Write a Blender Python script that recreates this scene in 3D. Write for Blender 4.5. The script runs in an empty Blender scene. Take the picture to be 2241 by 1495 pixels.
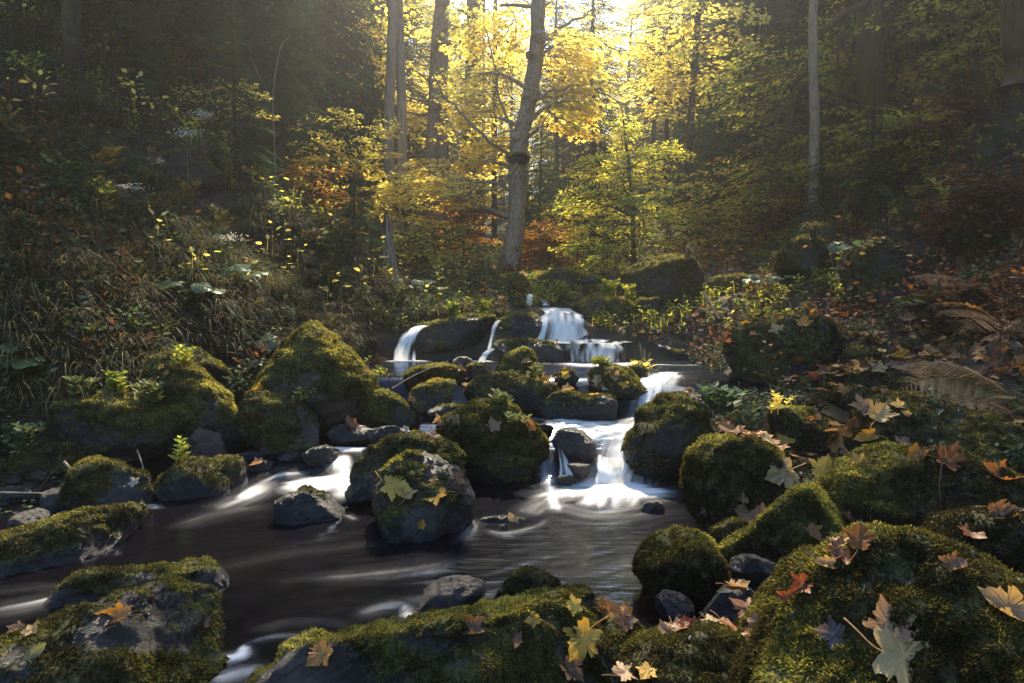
import bpy, math, random
import numpy as np
from mathutils import Vector

sc = bpy.context.scene
COL = sc.collection
R = math.radians

# ------------------------------------------------------------------ camera, sky, sun, exposure
CAMZ = 1.3
PITCH = R(3.74)
cd = bpy.data.cameras.new("camera")
cd.lens = 24.0
cd.sensor_width = 36.0
cd.clip_start = 0.05
cd.clip_end = 600
cam = bpy.data.objects.new("camera", cd)
cam.location = (0, 0, CAMZ)
cam.rotation_euler = (R(90) - PITCH, 0, 0)
COL.objects.link(cam)
sc.camera = cam

SUN_AZ = R(5)      # measured from +Y towards +X (negative: left of the view)
SUN_EL = R(50)
w = bpy.data.worlds.new("World")
sc.world = w
w.use_nodes = True
nt = w.node_tree
bg = nt.nodes["Background"]
sky = nt.nodes.new("ShaderNodeTexSky")
sky.sky_type = 'NISHITA'
sky.sun_disc = False
sky.sun_elevation = SUN_EL
sky.sun_rotation = SUN_AZ
sky.air_density = 1.6
sky.dust_density = 0.4
sky.ozone_density = 8.0
nt.links.new(sky.outputs[0], bg.inputs[0])
bg.inputs[1].default_value = 0.12

sl = bpy.data.lights.new("sun", 'SUN')
sl.energy = 5.0
sl.angle = R(0.6)
sl.color = (1.0, 0.87, 0.64)
so = bpy.data.objects.new("sun", sl)
sdir = Vector((math.sin(SUN_AZ) * math.cos(SUN_EL), math.cos(SUN_AZ) * math.cos(SUN_EL), math.sin(SUN_EL)))
so.rotation_euler = sdir.to_track_quat('Z', 'Y').to_euler()
COL.objects.link(so)

vs = sc.view_settings
vs.view_transform = 'Standard'
vs.look = 'None'
vs.exposure = 1.9
vs.gamma = 1.0
sc.cycles.max_bounces = 5
sc.cycles.diffuse_bounces = 2
sc.cycles.glossy_bounces = 2
sc.cycles.transmission_bounces = 4
sc.cycles.transparent_max_bounces = 12
sc.cycles.volume_bounces = 0
sc.cycles.caustics_reflective = False
sc.cycles.caustics_refractive = False
sc.cycles.sample_clamp_indirect = 4.0
sc.cycles.use_denoising = True

FX = 1494.0
CP, SP = math.cos(PITCH), math.sin(PITCH)


def ray(px, py):
    u = (px - 1120.5) / FX
    v = (747.5 - py) / FX
    return Vector((u, CP + v * SP, -SP + v * CP))


def P(px, py, d):
    """world point seen at photo pixel (px, py) at depth d metres along +Y"""
    r = ray(px, py)
    return Vector((0, 0, CAMZ)) + r * (d / r.y)


def Pz(px, py, z):
    r = ray(px, py)
    return Vector((0, 0, CAMZ)) + r * ((z - CAMZ) / r.z)


# ------------------------------------------------------------------ helpers
rng = np.random.default_rng(7)
rnd = random.Random(11)


def _h(ix, iy, iz, seed):
    h = (ix * 374761393 + iy * 668265263 + iz * 2147483647 + seed * 974634777) & 0xFFFFFFFF
    h = ((h ^ (h >> 13)) * 1274126177) & 0xFFFFFFFF
    h = ((h ^ (h >> 15)) * 2246822519) & 0xFFFFFFFF
    return ((h ^ (h >> 16)) & 0xFFFFFF) / float(0xFFFFFF) * 2 - 1


def vnoise(p, seed=0):
    p = np.asarray(p, dtype=np.float64)
    i = np.floor(p).astype(np.int64)
    f = p - i
    f = f * f * f * (f * (f * 6 - 15) + 10)
    r = 0
    for dx in (0, 1):
        wx = f[:, 0] if dx else 1 - f[:, 0]
        for dy in (0, 1):
            wy = f[:, 1] if dy else 1 - f[:, 1]
            for dz in (0, 1):
                wz = f[:, 2] if dz else 1 - f[:, 2]
                r = r + wx * wy * wz * _h(i[:, 0] + dx, i[:, 1] + dy, i[:, 2] + dz, seed)
    return r


def fbm(p, octv=4, seed=0, gain=0.5):
    p = np.asarray(p, dtype=np.float64)
    a, s, t = 1.0, 0, 0
    for k in range(octv):
        s = s + a * vnoise(p * (2.03 ** k) + 17.3 * k, seed + k)
        t += a
        a *= gain
    return s / t


def smooth(a, b, x):
    t = np.clip((x - a) / (b - a), 0, 1)
    return t * t * (3 - 2 * t)


class MB:
    """collects vertices and faces in numpy arrays; build() links them as ONE mesh object"""

    def __init__(self):
        self.V, self.F, self.A, self.n = [], [], [], 0

    def add(self, V, F, a=0.0):
        V = np.asarray(V, dtype=np.float32).reshape(-1, 3)
        F = np.asarray(F, dtype=np.int64)
        self.V.append(V)
        self.F.append(F + self.n)
        aa = np.empty(len(V), dtype=np.float32)
        aa[:] = a
        self.A.append(aa)
        self.n += len(V)

    def mesh(self, name, mat, smooth_=False):
        me = bpy.data.meshes.new(name)
        V = np.concatenate(self.V)
        me.vertices.add(len(V))
        me.vertices.foreach_set("co", V.ravel())
        loops = np.concatenate([f.ravel() for f in self.F])
        tot = np.concatenate([np.full(len(f), f.shape[1]) for f in self.F])
        st = np.concatenate([[0], np.cumsum(tot)[:-1]])
        me.loops.add(len(loops))
        me.loops.foreach_set("vertex_index", loops.astype(np.int32))
        me.polygons.add(len(tot))
        me.polygons.foreach_set("loop_start", st.astype(np.int32))
        me.polygons.foreach_set("loop_total", tot.astype(np.int32))
        me.polygons.foreach_set("use_smooth", np.full(len(tot), bool(smooth_)))
        me.update(calc_edges=True)
        at = me.attributes.new("v", 'FLOAT', 'POINT')
        at.data.foreach_set("value", np.concatenate(self.A))
        if mat:
            me.materials.append(mat)
        return me

    def build(self, name, mat, parent=None, smooth_=False):
        return obj(name, self.mesh(name, mat, smooth_), parent)


def obj(name, me, parent=None):
    o = bpy.data.objects.new(name, me)
    COL.objects.link(o)
    if parent is not None:
        o.parent = parent
    return o


def tag(o, label=None, cat=None, group=None, kind=None):
    if label:
        o['label'] = label
    if cat:
        o['category'] = cat
    if group:
        o['group'] = group
    if kind:
        o['kind'] = kind
    return o


def empty(name, loc=(0, 0, 0)):
    o = bpy.data.objects.new(name, None)
    o.empty_display_size = 0.1
    COL.objects.link(o)
    o.location = loc
    return o


def add_attr(me, name, arr):
    at = me.attributes.new(name, 'FLOAT', 'POINT')
    at.data.foreach_set("value", np.asarray(arr, dtype=np.float32))


def frame_of(d):
    """two unit vectors perpendicular to the rows of d"""
    d = d / np.maximum(np.linalg.norm(d, axis=1, keepdims=True), 1e-9)
    ref = np.tile(np.array([[0., 0., 1.]]), (len(d), 1))
    m = np.abs(d[:, 2]) > 0.95
    ref[m] = (1, 0, 0)
    a = np.cross(ref, d)
    a /= np.linalg.norm(a, axis=1, keepdims=True)
    b = np.cross(d, a)
    return d, a, b


def tube(mb, pts, rad, seg=8, a=0.0, lump=0.0, seed=0, cap=True):
    pts = np.asarray(pts, dtype=float)
    rad = np.broadcast_to(np.asarray(rad, dtype=float), (len(pts),))
    t = np.gradient(pts, axis=0)
    t /= np.maximum(np.linalg.norm(t, axis=1, keepdims=True), 1e-9)
    ref = np.array([1., 0.03, 0.02]) if abs(t[0, 2]) > 0.6 else np.array([0.02, 0.03, 1.])
    A = np.cross(t, ref)
    A /= np.linalg.norm(A, axis=1, keepdims=True)
    B = np.cross(t, A)
    th = np.linspace(0, 2 * np.pi, seg, endpoint=False)
    ring = A[:, None, :] * np.cos(th)[None, :, None] + B[:, None, :] * np.sin(th)[None, :, None]
    rr = np.repeat(rad[:, None], seg, 1)
    if lump:
        s = np.repeat(pts[:, None, :], seg, 1) + ring * rad[:, None, None]
        q = s.reshape(-1, 3) * np.array([1, 1, 0.35]) / max(rad.max(), .01) * 1.6
        rr = rr * (1 + lump * fbm(q, 3, seed).reshape(rr.shape) + lump * 0.5 * vnoise(s.reshape(-1, 3) / max(rad.max(), .01) * 4.3, seed + 5).reshape(rr.shape))
    V = pts[:, None, :] + ring * rr[:, :, None]
    n = len(pts)
    i, j = np.meshgrid(np.arange(n - 1), np.arange(seg), indexing='ij')
    j2 = (j + 1) % seg
    F = np.stack([i * seg + j, i * seg + j2, (i + 1) * seg + j2, (i + 1) * seg + j], -1).reshape(-1, 4)
    av = a if np.isscalar(a) else np.repeat(np.asarray(a), seg)
    mb.add(V.reshape(-1, 3), F, av)


def spline(pts, n=30):
    """Catmull-Rom through pts"""
    p = np.asarray(pts, dtype=float)
    p = np.vstack([2 * p[0] - p[1], p, 2 * p[-1] - p[-2]])
    m = len(p) - 3
    u = np.linspace(0, m - 1e-6, n)
    k = u.astype(int)
    t = (u - k)[:, None]
    a, b, c, d = p[k], p[k + 1], p[k + 2], p[k + 3]
    return 0.5 * (2 * b + (c - a) * t + (2 * a - 5 * b + 4 * c - d) * t * t + (3 * b - a - 3 * c + d) * t ** 3)


# ------------------------------------------------------------------ materials
def new_mat(name):
    m = bpy.data.materials.new(name)
    m.use_nodes = True
    t = m.node_tree
    for n in list(t.nodes):
        if n.type != 'OUTPUT_MATERIAL':
            t.nodes.remove(n)
    return m, t, t.nodes, t.links, t.nodes["Material Output"]


def N(t, kind, **kw):
    n = t.nodes.new("ShaderNode" + kind)
    for k, v in kw.items():
        if k in n.inputs:
            n.inputs[k].default_value = v
        else:
            setattr(n, k, v)
    return n


def ramp(t, fac, stops):
    r = t.nodes.new("ShaderNodeValToRGB")
    e = r.color_ramp.elements
    while len(e) < len(stops):
        e.new(0.5)
    for x, (p, c) in zip(e, stops):
        x.position = p
        x.color = (*c, 1)
    t.links.new(fac, r.inputs[0])
    return r.outputs[0]


def objnoise(t, scale, detail=4, rough=0.6, vec=None, coord='Object'):
    if vec is None:
        vec = t.nodes.new("ShaderNodeTexCoord").outputs[coord]
    n = N(t, "TexNoise")
    n.inputs['Scale'].default_value = scale
    n.inputs['Detail'].default_value = detail
    n.inputs['Roughness'].default_value = rough
    t.links.new(vec, n.inputs['Vector'])
    return n.outputs[0]


def mixc(t, f, a, b, mode='MIX'):
    m = t.nodes.new("ShaderNodeMix")
    m.data_type = 'RGBA'
    m.blend_type = mode
    for s, v in ((0, f), (6, a), (7, b)):
        if hasattr(v, 'is_linked') or hasattr(v, 'links'):
            t.links.new(v, m.inputs[s])
        elif s == 0:
            m.inputs[0].default_value = v
        else:
            m.inputs[s].default_value = (*v, 1)
    return m.outputs[2]


def math_(t, op, a, b=None, clamp=False):
    m = t.nodes.new("ShaderNodeMath")
    m.operation = op
    m.use_clamp = clamp
    for i, v in enumerate((a, b)):
        if v is None:
            continue
        if isinstance(v, (int, float)):
            m.inputs[i].default_value = v
        else:
            t.links.new(v, m.inputs[i])
    return m.outputs[0]


def attr(t, name):
    n = t.nodes.new("ShaderNodeAttribute")
    n.attribute_name = name
    return n.outputs['Fac']


def geo_pos(t):
    return t.nodes.new("ShaderNodeNewGeometry").outputs['Position']


MOSS_STOPS = [(0.0, (0.018, 0.014, 0.008)), (0.35, (0.036, 0.031, 0.014)), (0.6, (0.095, 0.088, 0.024)), (0.8, (0.23, 0.205, 0.045)), (1.0, (0.40, 0.35, 0.09))]


def mat_rock(name, dark, mid, light, rough=0.55):
    """stone with moss over it where the vertex attribute 'moss' says so"""
    m, t, n, l, out = new_mat(name)
    pos = geo_pos(t)
    n1 = objnoise(t, 5.0, 6, 0.65, pos)
    n2 = objnoise(t, 45.0, 3, 0.7, pos)
    c = ramp(t, n1, [(0.30, dark), (0.52, mid), (0.72, light)])
    c = mixc(t, math_(t, 'MULTIPLY', n2, 0.7), c, (0.012, 0.011, 0.012))
    lich = ramp(t, objnoise(t, 19.0, 6, 0.7, pos), [(0.60, (0, 0, 0)), (0.70, (1, 1, 1))])
    c = mixc(t, math_(t, 'MULTIPLY', lich, 0.35), c, (0.25, 0.24, 0.20))
    mn = objnoise(t, 9.0, 5, 0.7, pos)
    mc = ramp(t, mn, [(0.28, (0.034, 0.030, 0.010)), (0.5, (0.080, 0.075, 0.018)), (0.72, (0.17, 0.155, 0.035))])
    mc = mixc(t, math_(t, 'MULTIPLY', objnoise(t, 150.0, 2, 0.6, pos), 0.8), mc, (0.02, 0.02, 0.006))
    sx = n.new("ShaderNodeSeparateXYZ")
    l.new(pos, sx.inputs[0])
    wet = ramp(t, math_(t, 'ADD', sx.outputs[2], math_(t, 'MULTIPLY', math_(t, 'SUBTRACT', n1, 0.5), 0.12)), [(0.03, (1, 1, 1)), (0.085, (0, 0, 0))])
    c = mixc(t, math_(t, 'MULTIPLY', wet, 0.72), c, (0.006, 0.006, 0.008))
    ma = attr(t, "moss")
    mk = math_(t, 'ADD', ma, math_(t, 'MULTIPLY', math_(t, 'SUBTRACT', objnoise(t, 30.0, 4, 0.7, pos), 0.5), 1.1))
    mk = ramp(t, mk, [(0.38, (0, 0, 0)), (0.60, (1, 1, 1))])
    c = mixc(t, mk, c, mc)
    p = N(t, "BsdfPrincipled")
    l.new(c, p.inputs['Base Color'])
    rr = mixc(t, mk, (rough,) * 3, (0.95,) * 3)
    rr2 = math_(t, 'ADD', rr, math_(t, 'MULTIPLY', math_(t, 'SUBTRACT', n1, 0.5), 0.5), True)
    l.new(rr2, p.inputs['Roughness'])
    p.inputs['Specular IOR Level'].default_value = 0.5
    b1 = N(t, "Bump")
    b1.inputs['Strength'].default_value = 1.0
    b1.inputs['Distance'].default_value = 0.05
    l.new(objnoise(t, 12.0, 9, 0.75, pos), b1.inputs['Height'])
    b2 = N(t, "Bump")
    b2.inputs['Strength'].default_value = 0.7
    b2.inputs['Distance'].default_value = 0.008
    l.new(objnoise(t, 110.0, 3, 0.7, pos), b2.inputs['Height'])
    l.new(b1.outputs[0], b2.inputs['Normal'])
    l.new(b2.outputs[0], p.inputs['Normal'])
    l.new(p.outputs[0], out.inputs[0])
    return m


def mat_leaf(name, stops, trans=0.45, rough=0.6, posvar=0.0, spec=True, objcol=False, spots=False):
    """leaf colours: ramp over the per-leaf attribute v, light passes through"""
    m, t, n, l, out = new_mat(name)
    if objcol:
        oi = n.new("ShaderNodeObjectInfo")
        base = oi.outputs['Color']
        c = mixc(t, math_(t, 'MULTIPLY', objnoise(t, 30.0, 4, 0.7), 0.55), base, (0.10, 0.035, 0.012), 'MIX')
        vein = attr(t, "v")
        c = mixc(t, math_(t, 'MULTIPLY', vein, 0.22), c, (0.40, 0.30, 0.14))
        if spots:
            sp = ramp(t, objnoise(t, 120.0, 3, 0.6), [(0.66, (0, 0, 0)), (0.74, (1, 1, 1))])
            c = mixc(t, math_(t, 'MULTIPLY', sp, 0.8), c, (0.05, 0.025, 0.012))
    else:
        v = attr(t, "v")
        if posvar:
            v = math_(t, 'ADD', v, math_(t, 'MULTIPLY', math_(t, 'SUBTRACT', objnoise(t, 1.1, 3, 0.6, geo_pos(t)), 0.5), posvar))
        c = ramp(t, v, stops)
    d = N(t, "BsdfDiffuse")
    l.new(c, d.inputs[0])
    tr = N(t, "BsdfTranslucent")
    l.new(mixc(t, 1.0, c, (1.7, 1.6, 1.0), 'MULTIPLY'), tr.inputs[0])
    ms = N(t, "MixShader")
    ms.inputs[0].default_value = trans
    l.new(d.outputs[0], ms.inputs[1])
    l.new(tr.outputs[0], ms.inputs[2])
    o = ms.outputs[0]
    if spec:
        g = N(t, "BsdfGlossy")
        g.inputs['Roughness'].default_value = rough
        g.inputs['Color'].default_value = (1, 1, 1, 1)
        m2 = N(t, "MixShader")
        m2.inputs[0].default_value = 0.02
        l.new(o, m2.inputs[1])
        l.new(g.outputs[0], m2.inputs[2])
        o = m2.outputs[0]
    l.new(o, out.inputs[0])
    return m


def mat_bark(name, a, b, moss=0.3, scale=18, zs=0.22):
    m, t, n, l, out = new_mat(name)
    pos = geo_pos(t)
    mp = N(t, "Mapping")
    mp.inputs['Scale'].default_value = (1, 1, zs)
    l.new(pos, mp.inputs['Vector'])
    n1 = objnoise(t, scale, 6, 0.75, mp.outputs[0])
    c = ramp(t, n1, [(0.33, a), (0.66, b)])
    c = mixc(t, math_(t, 'MULTIPLY', objnoise(t, 1.7, 4, 0.6, pos), 0.5), c, a)
    mk = ramp(t, objnoise(t, 2.2, 6, 0.75, pos), [(0.62 - moss * 0.35, (0, 0, 0)), (0.70 - moss * 0.3, (1, 1, 1))])
    c = mixc(t, math_(t, 'MULTIPLY', mk, 0.75), c, (0.075, 0.07, 0.014))
    p = N(t, "BsdfPrincipled")
    p.inputs['Roughness'].default_value = 0.9
    p.inputs['Specular IOR Level'].default_value = 0.15
    l.new(c, p.inputs['Base Color'])
    b1 = N(t, "Bump")
    b1.inputs['Strength'].default_value = 1.0
    b1.inputs['Distance'].default_value = 0.035
    l.new(n1, b1.inputs['Height'])
    l.new(b1.outputs[0], p.inputs['Normal'])
    l.new(p.outputs[0], out.inputs[0])
    return m


M = {}
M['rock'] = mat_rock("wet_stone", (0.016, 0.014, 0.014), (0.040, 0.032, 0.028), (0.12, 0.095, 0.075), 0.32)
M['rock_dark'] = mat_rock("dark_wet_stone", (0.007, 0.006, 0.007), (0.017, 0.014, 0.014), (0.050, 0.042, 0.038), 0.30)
M['rock_warm'] = mat_rock("brown_stone", (0.035, 0.024, 0.020), (0.095, 0.062, 0.045), (0.21, 0.15, 0.11), 0.5)
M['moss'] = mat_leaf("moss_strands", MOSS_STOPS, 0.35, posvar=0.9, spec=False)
M['bark'] = mat_bark("grey_bark", (0.09, 0.062, 0.045), (0.44, 0.32, 0.225), 0.22, 26, .5)
M['bark_dark'] = mat_bark("dark_bark", (0.010, 0.008, 0.008), (0.055, 0.040, 0.032), 0.25)
M['bark_pale'] = mat_bark("pale_bark", (0.15, 0.11, 0.08), (0.42, 0.33, 0.25), 0.05, 14)
M['bark_brown'] = mat_bark("brown_bark", (0.025, 0.017, 0.013), (0.13, 0.08, 0.055), 0.35)
M['twig'] = mat_bark("twig_bark", (0.02, 0.014, 0.012), (0.10, 0.065, 0.05), 0.0, 40)
# ------------------------------------------------------------------ ground
def interp(x, xs, ys):
    return np.interp(x, xs, ys)


def bedz(y):
    return interp(y, [-5, 4.6, 5.0, 5.9, 6.3, 7.9, 8.35, 9.2, 10.5, 14, 22, 40, 90, 200],
                  [-.28, -.28, .02, .12, .36, .38, .86, 1.10, 1.36, 1.92, 2.9, 5.2, 13, 30])


def xleft(y):
    return interp(y, [-5, 2.9, 3.3, 3.7, 4.2, 4.8, 5.5, 7, 8.3, 9, 12, 20, 40, 90], [-6, -6, -5, -3.2, -2.5, -2.35, -2.1, -1.75, -1.55, -1.3, -1.7, -2, -2, -3])


def xright(y):
    return interp(y, [-5, 1.5, 2.2, 3, 3.8, 4.4, 5.3, 6.0, 7, 8.2, 9, 12, 20, 40, 90], [.15, .25, .55, .85, 1.0, 1.10, 1.45, 1.75, 2.0, 2.05, 1.4, 1.5, 2.5, 3, 5])


def height0(x, y):
    x = np.asarray(x, dtype=float)
    y = np.asarray(y, dtype=float)
    z0 = bedz(y)
    wl = interp(y, [4.7, 5.2, 6.1, 6.4, 8.0], [0, .30, .32, .55, .55])     # water level nearby
    u = xleft(y) - x
    up = np.maximum(u, 0)
    s0 = interp(y, [3.8, 4.6, 5.4, 7.5, 9, 12], [.03, .10, .36, .80, .75, .55])
    up = np.maximum(up - interp(y, [4.2, 5.2], [.55, 0]), 0)
    k = interp(y, [4, 8, 14, 25], [.80, .78, .85, 1.0])
    L = np.where(up < 1.5, s0 * up + (k - s0) * up * up / 3.0, s0 * 1.5 + (k - s0) * .75 + k * (up - 1.5))
    L = np.where(up > 14, s0 * 1.5 + (k - s0) * .75 + k * 12.5 + (up - 14) * .55, L)
    v = np.maximum(x - xright(y), 0)
    flat = interp(y, [3, 6, 9, 14], [1.3, 1.9, 2.2, 2.6])
    s1 = interp(y, [1, 4, 9], [.36, .24, .20])
    k2 = 1.02
    Rr = np.where(v < flat, s1 * v, s1 * flat + s1 * (v - flat) + (k2 - s1) * np.where(v - flat < 1.2, (v - flat) ** 2 / 2.4, .6 + (v - flat - 1.2)))
    Rr = np.where(v > 14, Rr - .5 * (v - 14), Rr)
    bank = smooth(0, .25, up) + smooth(0, .25, v)
    shore = np.where(y < 8.1, np.maximum(wl - z0 + .03, 0), 0)      # step up out of the water
    return z0 + L + Rr + bank * shore


def height(x, y):
    x = np.asarray(x, dtype=float)
    y = np.asarray(y, dtype=float)
    sh = x.shape
    q = np.stack([x.ravel(), y.ravel(), np.zeros(x.size)], 1)
    z = height0(x, y)
    off = np.maximum(xleft(y) - x, x - xright(y))
    amp = smooth(-.3, 1.2, off) * .9 + .25
    far = smooth(8, 30, y)
    near = .45 + .55 * smooth(5, 7.5, y)
    nz = near * fbm(q * 1.7, 4, 3).reshape(sh) * .22 + near * fbm(q * .45, 3, 9).reshape(sh) * (.25 + 1.2 * far) + fbm(q * 7, 3, 21).reshape(sh) * .05
    inwater = (y < 8.1) & (off < .05)
    return z + nz * amp * np.where(inwater, .35, 1)


def hz(x, y):
    return float(height(np.array([x]), np.array([y]))[0])


def grid_axis(a, b, c, n, p):
    """spacing dense around c"""
    t = np.linspace(-1, 1, n)
    s = np.sign(t) * np.abs(t) ** p
    return np.where(s < 0, c + s * (c - a), c + s * (b - c))


gx = grid_axis(-75, 75, 0, 520, 2.3)
gy = grid_axis(-6, 170, 4.5, 620, 2.3)
X, Y = np.meshgrid(gx, gy, indexing='ij')
Z = height(X, Y)
mb = MB()
i, j = np.meshgrid(np.arange(len(gx) - 1), np.arange(len(gy) - 1), indexing='ij')
nn = len(gy)
mb.add(np.stack([X, Y, Z], -1).reshape(-1, 3), np.stack([i * nn + j, (i + 1) * nn + j, (i + 1) * nn + j + 1, i * nn + j + 1], -1).reshape(-1, 4))
m, t, n, l, out = new_mat("forest_soil")
pos = geo_pos(t)
c = ramp(t, objnoise(t, 6.0, 8, 0.75, pos), [(0.3, (0.008, 0.006, 0.005)), (0.5, (0.028, 0.018, 0.011)), (0.62, (0.05, 0.028, 0.014)), (0.75, (0.09, 0.045, 0.018))])
g = ramp(t, objnoise(t, 2.4, 5, 0.7, pos), [(0.47, (0, 0, 0)), (0.60, (1, 1, 1))])
c = mixc(t, math_(t, 'MULTIPLY', g, 0.7), c, (0.045, 0.048, 0.010))
p = N(t, "BsdfPrincipled")
l.new(c, p.inputs['Base Color'])
p.inputs['Roughness'].default_value = 0.9
b1 = N(t, "Bump")
b1.inputs['Distance'].default_value = 0.05
l.new(objnoise(t, 25.0, 6, 0.75, pos), b1.inputs['Height'])
l.new(b1.outputs[0], p.inputs['Normal'])
l.new(p.outputs[0], out.inputs[0])
ground = tag(mb.build("ground", m, smooth_=True), "steep wooded valley floor of dark soil", kind="structure")

# ------------------------------------------------------------------ rocks
import bmesh
_ico = {}


def ico(sub):
    if sub not in _ico:
        bm = bmesh.new()
        bmesh.ops.create_icosphere(bm, subdivisions=sub, radius=1)
        V = np.array([v.co[:] for v in bm.verts])
        F = np.array([[v.index for v in f.verts] for f in bm.faces])
        bm.free()
        _ico[sub] = (V / np.linalg.norm(V, axis=1, keepdims=True), F)
    return _ico[sub]


def poly_radius(pts):
    p = np.asarray(pts, dtype=float)
    c = np.array([(p[:, 0].min() + p[:, 0].max()) / 2, (p[:, 1].min() + p[:, 1].max()) / 2])
    q = np.vstack([p, p[:1]]) - c
    d = []
    for a, b in zip(q[:-1], q[1:]):
        for s in np.linspace(0, 1, 24, endpoint=False):
            d.append(a + (b - a) * s)
    d = np.array(d)
    ang = np.arctan2(-d[:, 1], d[:, 0])
    r = np.linalg.norm(d, axis=1)
    o = np.argsort(ang)
    g = np.linspace(-np.pi, np.pi, 181)
    rr = np.interp(g, ang[o], r[o], period=2 * np.pi)
    k = np.array([1, 2, 3, 2, 1.]) / 9
    ext = np.concatenate([rr[-5:-1], rr, rr[1:5]])
    rr = np.convolve(ext, k, 'same')[4:-4]
    return c, g, rr


ROCKS = []
BLADES = [0]


def vertex_normals(V, F):
    fn = np.cross(V[F[:, 1]] - V[F[:, 0]], V[F[:, 2]] - V[F[:, 0]])
    vn = np.zeros_like(V)
    for k in range(3):
        np.add.at(vn, F[:, k], fn)
    return vn / np.maximum(np.linalg.norm(vn, axis=1, keepdims=True), 1e-12), fn


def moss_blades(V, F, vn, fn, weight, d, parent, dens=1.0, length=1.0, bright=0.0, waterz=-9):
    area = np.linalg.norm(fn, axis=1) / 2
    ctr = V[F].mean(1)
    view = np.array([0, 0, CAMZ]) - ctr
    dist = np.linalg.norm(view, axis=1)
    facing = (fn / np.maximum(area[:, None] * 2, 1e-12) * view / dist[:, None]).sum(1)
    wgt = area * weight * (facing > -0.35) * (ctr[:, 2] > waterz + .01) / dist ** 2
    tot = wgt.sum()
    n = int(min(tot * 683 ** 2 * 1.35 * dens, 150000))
    if n < 30:
        return None
    BLADES[0] += n
    f = rng.choice(len(F), n, p=wgt / tot)
    a, b = rng.random(n), rng.random(n)
    s = a + b > 1
    a[s], b[s] = 1 - a[s], 1 - b[s]
    tri = F[f]
    p = V[tri[:, 0]] * (1 - a - b)[:, None] + V[tri[:, 1]] * a[:, None] + V[tri[:, 2]] * b[:, None]
    nr = vn[tri[:, 0]]
    # tuft clumping: direction follows a low-frequency field, so neighbouring strands lie together
    q = p * 28
    fld = np.stack([vnoise(q, 31), vnoise(q, 32), vnoise(q, 33)], 1)
    dr = nr * 0.75 + fld * 0.9 + rng.normal(0, .35, (n, 3)) + np.array([0, 0, -.18])
    dr /= np.linalg.norm(dr, axis=1, keepdims=True)
    L = length * (0.0072 + 0.0021 * dist[f]) * rng.uniform(.5, 1.5, n)
    W = L * rng.uniform(.16, .30, n)
    sd = np.cross(dr, rng.normal(0, 1, (n, 3)))
    sd /= np.maximum(np.linalg.norm(sd, axis=1, keepdims=True), 1e-9)
    base = p - nr * 0.002
    Vb = np.stack([base - sd * W[:, None], base + sd * W[:, None], base + dr * L[:, None] + np.array([0, 0, -.15]) * L[:, None]], 1).reshape(-1, 3)
    Fb = np.arange(3 * n).reshape(-1, 3)
    v = 0.42 + .22 * rng.normal(0, .55, n) + 0.42 * fbm(p * 4.5, 3, 40) + 0.38 * np.clip(nr[:, 2] - .3, -.5, .6) + bright  # upward strands lighter: lit tops are put into the moss colour
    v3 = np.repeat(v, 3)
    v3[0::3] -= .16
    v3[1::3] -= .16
    mbm = MB()
    mbm.add(Vb, Fb, np.clip(v3, 0.02, 1.1))
    return mbm.build("moss", M['moss'], parent)


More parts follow.
